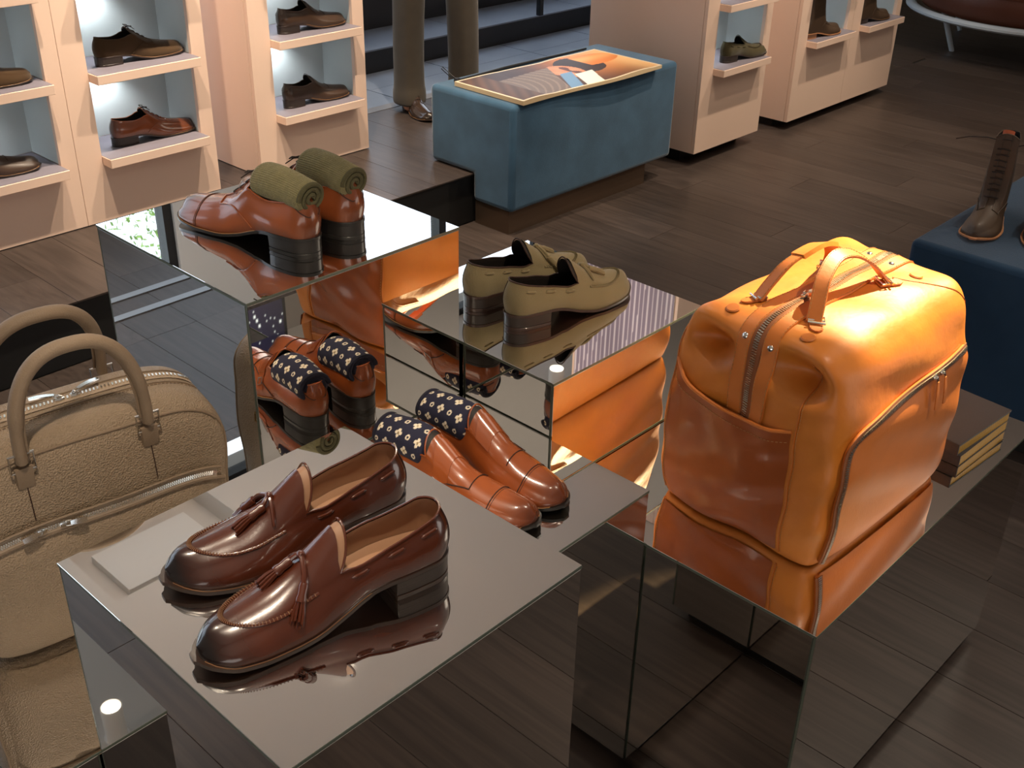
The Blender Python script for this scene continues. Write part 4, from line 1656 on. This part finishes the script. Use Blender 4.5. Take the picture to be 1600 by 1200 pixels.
be = thing('upholstered_bench', 'blue velvet upholstered bench standing astride the platform step', 'bench', (3.66, 3.2, 0))
lprofile('seat_block', [(2.89, .097), (2.89, .532), (3.36, .532), (3.36, .2125), (3.112, .2125), (3.112, .097)], X0, X1, m_blue, be, .022, 3.66, 3.2)
MB().box(X0 + .012 - 3.66, X1 - .16 - 3.66, 2.915 - 3.2, 3.105 - 3.2, 0, .0965).build('recessed_base', mat('brown steel plinth', srgb(120, 100, 84), rough=.3, metal=.7), be, smooth=False)

# printed board on the bench
NX, NY = 200, 100
lx, ly = .865, .385


def paint(u, v):
    """portrait print: u 0..1 along the board from the left (feet end) to the right, v 0..1 from the window side to the room side"""
    def S3(r, g_, b_):
        return np.array(srgb(r, g_, b_))
    c = S3(60, 38, 30)
    # warm glow backdrop at the right
    g1 = math.exp(-((u - .80) ** 2 / .05 + (v - .25) ** 2 / .30))
    c = c * (1 - g1) + S3(226, 140, 70) * g1
    g2 = math.exp(-((u - 1.0) ** 2 / .02 + (v - .5) ** 2 / .9))
    c = c * (1 - g2) + S3(240, 190, 130) * g2
    # dark brim and crown of a hat
    if ((u - .68) / .13) ** 2 + ((v - .38) / .30) ** 2 < 1:
        c = S3(52, 34, 30)
    if ((u - .80) / .20) ** 2 + ((v - .30) / .20) ** 2 < 1 and u > .72:
        k = math.exp(-((v - .25) ** 2) / .01)
        c = S3(214, 122, 54) * (1 - k * .5) + S3(250, 190, 120) * k * .5
    # face in profile
    if ((u - .545) / .085) ** 2 + ((v - .46) / .26) ** 2 < 1:
        sh = .5 + .5 * math.sin(u * 60) * math.sin(v * 24)
        c = S3(196, 128, 92) * (1 - .25 * sh) + S3(236, 178, 140) * .25 * sh
        if abs(u - .565) < .012 and .34 < v < .56:
            c = S3(70, 40, 30)
    if ((u - .575) / .02) ** 2 + ((v - .36) / .07) ** 2 < 1 or ((u - .575) / .02) ** 2 + ((v - .56) / .07) ** 2 < 1:
        c = S3(96, 52, 40)
    # white collar, blue shirt
    if .50 < u + (v - .75) * .25 < .62 and v > .60:
        c = S3(236, 228, 214)
    if .42 < u + (v - .7) * .3 < .50 and v > .50:
        c = S3(104, 142, 178) * (1 + .12 * math.sin(u * 400))
    # pinstripe suit
    if u < .43 - (v - .6) * .25 and u > .12 and v > .25 + .25 * (.4 - u):
        st = math.sin((u * .9 + (v - .5) ** 2 * .5) * 150)
        c = S3(112, 96, 86) * (1.0 if st < .6 else 1.5)
    if u < .16:
        c = S3(90, 62, 44) * (1 + .25 * math.sin(u * 90 + v * 30))
    # pale border
    if u < .012 or u > .988 or v < .022 or v > .978:
        c = S3(226, 206, 176)
    c = np.clip(c, 0, 1)
    c[3] = 1
    return c


pb = thing('printed_board', 'large thick board printed with a man in a hat, lying on the blue bench', 'poster', (3.57, 3.055, .533), DEG(-1))
P = np.zeros((NX, NY, 3))
CC = np.zeros((NX, NY, 4))
for i in range(NX):
    for j in range(NY):
        u, v = i / (NX - 1), j / (NY - 1)
        wv = .004 * math.sin(u * 9 + 1) + .003 * math.sin(u * 17) * (v - .5)
        P[i, j] = ((u - .5) * lx, (.5 - v) * ly + .006 * math.sin(u * 7), .0155 + max(0, wv))
        CC[i, j] = paint(u, v)
MB().grid(P[:, ::-1], col=CC[:, ::-1]).build('print', mat('satin print', (1, 1, 1, 1), rough=.5, attr='print'), pb)
edge = [tuple(P[i, 0]) for i in range(NX)] + [tuple(P[-1, j]) for j in range(1, NY)] + [tuple(P[i, -1]) for i in range(NX - 2, -1, -1)] + [tuple(P[0, j]) for j in range(NY - 2, 0, -1)]
low = [(p[0], p[1], .0015) for p in edge]
eb = MB().grid([edge, low], closed_v=True)
n_e = len(edge)
eb.f.append(tuple(range(n_e, 2 * n_e)))
eb.mi.append(0)
eb.build('board', mat('cream board core', srgb(222, 196, 156), rough=.8), pb, smooth=False)

um = thing('walking_cane', 'slim black cane with a thin wrist loop behind the printed board', 'cane', (3.585, 3.300, .533))
MB().tube([(-.405, -.02, .008), (-.1, 0, .008), (.42, -.008, .008)], [.0085, .0075, .005], 10).build('shaft', m_frame, um)
MB().tube([(-.40, -.02, .010), (-.43, .00, .03), (-.455, .02, .060), (-.435, .035, .062), (-.41, .01, .03), (-.40, -.018, .012)], .0018, 6).build('wrist_loop', m_frame, um)
MB().lathe([(0, -.012), (.010, -.010), (.0115, 0), (.0095, .012)], (-.405, -.02, .0115), (1, .06, 0), 14).build('grip', m_frame, um)

# ------------------------------------------------------------------ second blue bench at the right, lace-up boots on it
be2 = thing('upholstered_bench', 'dark blue velvet bench with a pair of tall boots on it', 'bench', (3.7, .5, 0))
MB().box(-.78, .9, -.60, .686, .10, .549).build('seat_block', m_blue2, be2, bevel=.018, bseg=3)
MB().box(-.72, .84, -.54, .62, 0, .10).build('recessed_base', m_black, be2, smooth=False)
BT = dict(style='boot', key='boot', base=srgb(66, 48, 32), dark=srgb(36, 26, 18), rough=.6, coat=.05, sth=.36, tongue=.0, L=.31, cap=False, toe_dark=.3, bow=False, heel=.022,
          rim=([0, .06, .14, .25, .33, .36, .44, .52, .6, .8, .92, 1], [.215, .215, .215, .218, .220, .222, .120, .062, .046, .031, .023, .012]),
          crest=([0, .2, .33, .36, .42, .5, .6, .7, .8, .9, .96, 1], [.235, .235, .235, .235, .135, .082, .061, .052, .047, .040, .033, .020]),
          sole_m=mat('pale crepe welt', srgb(176, 122, 84), rough=.6), heel_m=mat('boot heel', srgb(120, 82, 58), rough=.6), welt=.006, toe_r=.15, wide=1.06, nb=60)


def boot_laces(root, g, n=9, loose=True):
    S = g['S']
    q = MB()
    for k in range(n):
        z = .085 + k * .016
        y = .016 + .004 * k / n
        # find station where the front ridge has this height
        ss_ = np.linspace(.35, .56, 60)
        pz_ = S(ss_, np.zeros(60))
        i = int(np.argmin(np.abs(pz_[:, 2] - z)))
        x = pz_[i, 0] + .004
        q.tube([(x - .012, -y - .004, z), (x, -y * .6, z + .004), (x + .002, 0, z + .006), (x, y * .6, z + .004), (x - .012, y + .004, z)], .0019, 6)
    q.build('laces', m_lace, root)
    if loose:
        MB().tube([(.105, -.01, .235), (.12, -.05, .243), (.10, -.10, .232), (.11, -.135, .222)], .0015, 6).build('loose_lace', m_lace, root)
    MB().tube([(.112, 0, .215), (.108, 0, .240), (.094, 0, .262), (.086, 0, .255)], [.012, .016, .016, .013], 8, flat=(.3, 1), up=(1, 0, 0)).build('pull_loop', mat('orange pull loop', srgb(170, 82, 44), rough=.6), root)


r, g = make_shoe('lace_up_boot', 'tall brown lace-up boot with pale welt, left one on the dark blue bench', 'boot', dict(BT, side=1))
boot_laces(r, g)
place(r, 3.325, 1.120, .5495, 194)
r, g = make_shoe('lace_up_boot', 'tall brown lace-up boot with pale welt, cut by the right photo edge', 'boot', dict(BT, side=-1))
boot_laces(r, g)
place(r, 3.365, .985, .5495, 199)

# ------------------------------------------------------------------ shoes in the cabinets
DKS = dict(DB, key='darkbrown', base=srgb(72, 54, 36), dark=srgb(46, 34, 24), suede=True, toe_dark=.2, L=.335, cap=False, tab=False, na=18, nb=28, sole_m=m_sole, heel_m=m_heel)
TNS = dict(DB, key='cognac', L=.335, cap=False, tab=False, na=18, nb=28, toe_dark=1.2, sole_m=m_sole, heel_m=m_heel)
DMK = dict(MK, key='deepbrown', base=srgb(66, 46, 32), dark=srgb(32, 24, 18), rough=.4, coat=.3, L=.315, cap=False, na=18, nb=28, sole_m=m_sole, heel_m=m_heel)
DLF = dict(style='loafer', key='darkolive', base=srgb(74, 66, 42), dark=srgb(50, 44, 30), suede=True, toe_dark=.2, L=.32, na=18, nb=28, stitch=m_dkthread)
SHY = 3.652 + .045
CS = [
    (DKS, 'derby_shoe', 'dark brown suede lace-up shoe on an upper shelf of the large left cabinet', 1.865, SHY + .01, .74, 2),
    (TNS, 'derby_shoe', 'tan leather lace-up shoe with a darker toe, lowest shelf of the large left cabinet', 1.885, SHY + .02, .45, 2),
    (DMK, 'monk_strap_shoe', 'dark brown buckled shoe on the upper shelf beside the blue bench', 2.625, SHY, .74, 1),
    (DMK, 'monk_strap_shoe', 'dark brown buckled shoe on the lowest shelf beside the blue bench', 2.625, SHY, .45, 1),
    (DKS, 'derby_shoe', 'dark brown shoe, upper of two at the left photo edge', 1.285, SHY, .74, 0),
    (DMK, 'monk_strap_shoe', 'dark brown buckled shoe, lower of two at the left photo edge', 1.275, SHY, .45, 0),
    (DLF, 'loafer', 'dark olive loafer on the lowest shelf behind the blue bench', 4.575, 2.928, .45, -2),
    (DMK, 'derby_shoe', 'dark shoe just showing on the shelf above the olive loafer', 4.575, 2.93, .74, -2),
]
for (st_, nm, lab, x, y, z, an) in CS:
    r, g = make_shoe(nm, lab, 'shoe', dict(st_, side=1))
    place(r, x, y, z, an)
BT2 = dict(BT, key='boot', na=18, nb=40, L=.30)
r, g = make_shoe('lace_up_boot', 'dark brown boot with tan sole in the left column of the furthest cabinet', 'boot', dict(BT2, side=1))
boot_laces(r, g, loose=False)
place(r, 5.305, 2.93, .45, -4)
r, g = make_shoe('lace_up_boot', 'dark brown boot in the right column of the furthest cabinet', 'boot', dict(BT2, side=1, sole_m=m_sole, heel_m=m_sole))
boot_laces(r, g, loose=False)
place(r, 5.850, 2.93, .45, -4)


# ------------------------------------------------------------------ posters on the cabinet sides
def jacket_poster(x, y0, y1, z0, z1, label, seed):
    t = thing('poster', label, 'poster', (x, (y0 + y1) / 2, z0))
    NY_, NZ_ = 120, 140
    P = np.zeros((NY_, NZ_, 3))
    Cc = np.zeros((NY_, NZ_, 4))
    lil, lin_, blk = np.array(srgb(150, 136, 156)), np.array(srgb(232, 222, 232)), np.array(srgb(34, 36, 40))
    for i in range(NY_):
        for j in range(NZ_):
            u, v = i / (NY_ - 1), j / (NZ_ - 1)
            P[i, j] = (-.006, (u - .5) * (y1 - y0), v * (z1 - z0))
            c = lil if (u * 22 + .25 * math.sin(v * 3 + seed)) % 1 < .72 else lin_
            c = c * (1 + .10 * math.sin(u * 9 + v * 7))
            if (v < .50 and v > .22 and u > .46 + .3 * (v - .3)) or (abs(v - .50) < .016 * (u - .1) / .4 and .1 < u < .5):
                c = blk
            if seed and ((u - .7) ** 2 + (v - .8) ** 2 < .03):
                c = np.array(srgb(236, 190, 110))
            c = np.clip(c, 0, 1)
            c[3] = 1
            Cc[i, j] = c
    MB().grid(P, col=Cc).build('print', mat('poster print %d' % seed, (1, 1, 1, 1), rough=.35, attr='print'), t)
    MB().box(-.0055, -.0005, -(y1 - y0) / 2, (y1 - y0) / 2, 0, z1 - z0).build('backing', m_white, t, smooth=False)
    return t


jacket_poster(4.365, 2.915, 3.55, 1.35, 3.05, 'tall poster of a pinstriped lilac jacket on the cabinet side above the blue bench', 0)
jacket_poster(5.200, 2.915, 3.55, 1.35, 3.05, 'tall pinstripe poster on the side of the furthest cabinet', 1)

# ------------------------------------------------------------------ star-field screen standing behind the camera (seen mirrored in the tallest plinth)
sb = thing('display_screen', 'dark screen showing coloured stars, visible only mirrored in the tallest plinth', 'screen', (2.72, -2.2, 0), 0)
NN = 170
P = np.zeros((NN, NN, 3))
Cc = np.zeros((NN, NN, 4))
rs = np.random.RandomState(3)
st_ = rs.rand(420, 3)
SW, SZ0, SZ1 = .56, 1.2, 2.75
for i in range(NN):
    for j in range(NN):
        u, v = i / (NN - 1), j / (NN - 1)
        P[i, j] = ((.5 - u) * SW * 2, .012, SZ0 + v * (SZ1 - SZ0))
        c = np.array(srgb(30, 28, 56)) * .45 * (1.2 + math.sin(u * 4)) + np.array(srgb(90, 140, 150)) * math.exp(-((u - v * .6 - .15) ** 2) / .004) + np.array(srgb(130, 45, 70)) * math.exp(-((u - .25) ** 2 + (v - .3) ** 2) / .02)
        Cc[i, j] = np.clip(c, 0, 1)
        Cc[i, j, 3] = 1
for a, b_, c_ in st_:
    i, j = int(a * (NN - 5)) + 1, int(b_ * (NN - 5)) + 1
    w_ = 1 if c_ < .8 else 2
    Cc[i:i + w_, j:j + w_] = (.85, .95, .95, 1)
m_scr = mat('star screen', (1, 1, 1, 1), rough=.3, attr='print')
nt = m_scr.node_tree
nt.links.new(nt.nodes['Attribute'].outputs['Color'], nt.nodes['Principled BSDF'].inputs['Emission Color'])
nt.nodes['Principled BSDF'].inputs['Emission Strength'].default_value = 1.0
MB().grid(P, col=Cc).build('screen', m_scr, sb)
MB().box(-SW - .02, SW + .02, -.03, .010, SZ0 - .02, SZ1 + .02).build('casing', m_frame, sb, smooth=False)
MB().box(-.05, .05, -.03, .0, .02, SZ0).box(-.35, .35, -.2, .15, 0, .02).build('stand', m_frame, sb, smooth=False)

# ------------------------------------------------------------------ round leather sofa with white tubular frame, top right
rt = thing('round_sofa', 'round brown leather sofa on a white tubular ring with legs', 'sofa', (8.12, 2.75, 0))
m_wmet = mat('white powder coat', srgb(196, 204, 212), rough=.4)
m_brl = mat('brown sofa leather', srgb(92, 48, 30), rough=.5, bump=.2, bscale=80, var=.1, vscale=4)
MB().tube([(.83 * math.cos(a), .83 * math.sin(a), .25) for a in np.linspace(0, 2 * PI, 65)[:-1]], .022, 10, closed=True, flat=(1, 1.6), up=(0, 0, 1)).build('ring', m_wmet, rt)
for k in range(5):
    a = DEG(146) + k * 2 * PI / 5
    MB().tube([(.80 * math.cos(a), .80 * math.sin(a), .60), (.72 * math.cos(a), .72 * math.sin(a), .27), (.60 * math.cos(a), .60 * math.sin(a), .0)], [.020, .020, .016], 10).build('leg', m_wmet, rt)
MB().lathe([(0, .262), (.76, .262), (.785, .29), (.79, .40), (.77, .44), (.0, .445)], n=64).build('seat_cushion', m_brl, rt)
MB().lathe([(.70, .42), (.785, .42), (.80, .60), (.785, .74), (.73, .76), (.70, .72), (.69, .5), (.70, .42)], n=64).build('backrest', m_brl, rt)

# ------------------------------------------------------------------ ceiling spots (fittings)
proto = thing('ceiling_spot', 'white cylindrical spotlight fixed under the shop ceiling', 'lamp', (0, 0, CEIL), group='cylindrical ceiling spotlights')
MB().lathe([(0, 0), (.047, 0), (.047, -.185), (.043, -.19), (.040, -.186), (.040, -.170)], n=28).build('housing', m_white, proto)
MB().lathe([(.0, -.172), (.041, -.172)], n=28).build('lens', m_lamp, proto)
MB().lathe([(0, 0), (.056, 0), (.056, -.010), (.047, -.012)], n=28).build('mounting_plate', m_white, proto)
LAMP_LAB = ['white cylindrical ceiling spotlight above and behind the beige briefcase', 'white cylindrical ceiling spotlight nearest the star-field screen', 'white cylindrical ceiling spotlight straight above the camera side of the chestnut loafers', 'white ceiling spotlight above the end of the blue bench, mirrored beside the suede loafers', 'white ceiling spotlight near the glazed left end of the shop, mirrored in the front plinth']
first = True
lamp_xy = [s_[0] for s_ in SPOTS if s_[4]]
for kk, (lx_, ly_) in enumerate(lamp_xy):
    if first:
        proto.location = (lx_, ly_, CEIL)
        proto['label'] = LAMP_LAB[0]
        first = False
    else:
        dup(proto, (lx_, ly_, CEIL), 0, LAMP_LAB[kk])

# ------------------------------------------------------------------ person standing behind the bench
def skin_body(name, joints, edges, m, parent, sub=2):
    me = bpy.data.meshes.new(name)
    me.from_pydata([j[:3] for j in joints], edges, [])
    me.materials.append(m)
    o = bpy.data.objects.new(name, me)
    COL.objects.link(o)
    o.parent = parent
    sk = o.modifiers.new('skin', 'SKIN')
    sk.use_smooth_shade = True
    for i, j in enumerate(joints):
        r = j[3]
        me.skin_vertices[0].data[i].radius = (r, j[4] if len(j) > 4 else r)
    me.skin_vertices[0].data[0].use_root = True
    sb_ = o.modifiers.new('sub', 'SUBSURF')
    sb_.levels = sub
    sb_.render_levels = sub
    return o


m_skin = mat('skin', srgb(190, 140, 112), rough=.5)
m_trs = mat('olive brown wool trousers', srgb(66, 58, 48), rough=.95, bump=.3, bscale=500, sheen=.2, var=.08, vscale=20)
m_jkt = mat('dark jacket wool', srgb(44, 44, 50), rough=.95, bump=.3, bscale=500)
pe = thing('person', 'person standing behind the blue bench in dark turned-up trousers and brown shoes', 'person', (3.63, 3.885, ZP), DEG(-133))
# local frame: +x forward, +y the person's left; feet 0.27 m apart
hy = .128
J = [(0, 0, .93, .13), (0, 0, 1.10, .12, .15), (-.01, 0, 1.30, .13, .17), (-.01, 0, 1.45, .09, .14), (0, 0, 1.53, .055), (.01, 0, 1.60, .06), (.02, 0, 1.68, .078, .085), (.01, 0, 1.76, .07, .075),
     (0, .095, .86, .092), (.02, .12, .50, .062), (-.01, hy, .12, .042), (0, hy, .06, .04), (.09, hy, .035, .034),
     (0, -.095, .86, .092), (.02, -.12, .50, .062), (-.01, -hy, .12, .042), (0, -hy, .06, .04), (.09, -hy, .035, .034),
     (-.01, .20, 1.43, .055), (-.04, .25, 1.18, .044), (.05, .25, .95, .033), (.09, .245, .87, .028),
     (-.01, -.20, 1.43, .055), (-.04, -.25, 1.18, .044), (.05, -.25, .95, .033), (.09, -.245, .87, .028)]
Eg = [(0, 1), (1, 2), (2, 3), (3, 4), (4, 5), (5, 6), (6, 7), (0, 8), (8, 9), (9, 10), (10, 11), (11, 12), (0, 13), (13, 14), (14, 15), (15, 16), (16, 17),
      (3, 18), (18, 19), (19, 20), (20, 21), (3, 22), (22, 23), (23, 24), (24, 25)]
skin_body('body', J, Eg, m_skin, pe)
# head details
MB().lathe([(0, .02), (.012, .012), (.014, 0)], (.095, 0, 1.675), (1, 0, 0), 12).build('nose', m_skin, pe)
MB().tube([(.085, -.02, 1.635), (.092, 0, 1.632), (.085, .02, 1.635)], .004, 6).build('mouth', mat('lips', srgb(160, 90, 80), rough=.5), pe)
for s_ in (-1, 1):
    MB().lathe([(0, .006), (.008, .004), (.011, 0)], (.088, s_ * .03, 1.70), (1, s_ * .3, 0), 12).build('eye', m_black, pe)
    MB().lathe([(0, .012), (.012, .009), (.016, 0)], (.01, s_ * .08, 1.68), (0, s_, 0), 10).build('ear', m_skin, pe)
hr = MB()
hp = []
for i in range(14):
    th = i / 13 * PI * .55
    hp.append([(.0 + .098 * math.sin(th) * math.cos(2 * PI * k / 24) - .012, .095 * math.sin(th) * math.sin(2 * PI * k / 24), 1.715 + .115 * math.cos(th)) for k in range(24)])
hr.grid(hp, closed_v=True).build('hair', mat('dark hair', srgb(40, 28, 22), rough=.7), pe)


def leg_cloth(s_):
    prof = [(1.00, .0, .095, .125, .150), (.86, .0, .105, .115, .110), (.68, .005, .115, .105, .098), (.48, .012, .122, .098, .092), (.30, -.002, .128, .094, .090), (.16, -.008, hy, .090, .090), (.105, -.006, hy, .091, .092), (.100, -.006, hy, .098, .099), (.042, .0, hy, .100, .100), (.040, .0, hy, .090, .092)]
    R = []
    for q_, (z, cx_, cy_, rx, ry) in enumerate(prof):
        ring = []
        for k in range(36):
            a = 2 * PI * k / 36
            fold = 1 + .035 * math.sin(a * 3 + z * 9) * (.3 < z < .9) + .10 * max(0, math.cos(a)) ** 12 + .05 * max(0, -math.cos(a)) ** 12
            ring.append((cx_ + rx * .98 * math.cos(a) * fold, s_ * (cy_ + 0) + ry * .80 * math.sin(a), z))
        R.append(ring)
    return R


tr_ = MB()
for s_ in (-1, 1):
    tr_.grid(leg_cloth(s_), closed_v=True)
tr_.lathe([(.105, 1.06), (.150, 1.05), (.165, .98), (.16, .90), (.12, .84), (.02, .82)], n=32)
tr_.build('trousers', m_trs, pe, subsurf=1)
jk = MB().lathe([(.19, .84), (.185, 1.0), (.17, 1.12), (.19, 1.30), (.17, 1.42), (.10, 1.50), (.07, 1.53)], n=36)
jk.v = [(x * .82, y * 1.12, z) for x, y, z in jk.v]
jk.build('jacket', m_jkt, pe)
for s_ in (-1, 1):
    MB().tube([(-.01, s_ * .19, 1.44), (-.035, s_ * .245, 1.2), (-.02, s_ * .255, 1.1), (.045, s_ * .252, .96)], [.075, .062, .056, .05], 14).build('sleeve', m_jkt, pe)
DRS = dict(DB, key='cognac', L=.30, na=16, nb=24, base=srgb(110, 80, 60))
for s_ in (-1, 1):
    r, g = make_shoe('shoe', None, None, dict(DMK, style='derby', side=s_, L=.30, key='dressbrown', base=srgb(62, 46, 36), coat=.6, rough=.25))
    r.parent = pe
    r.location = (-.065, s_ * hy - .02, 0)
    r.rotation_euler = (0, 0, DEG(22))
    # the boots of a person are parts: their own pieces join the shoe as sub-parts
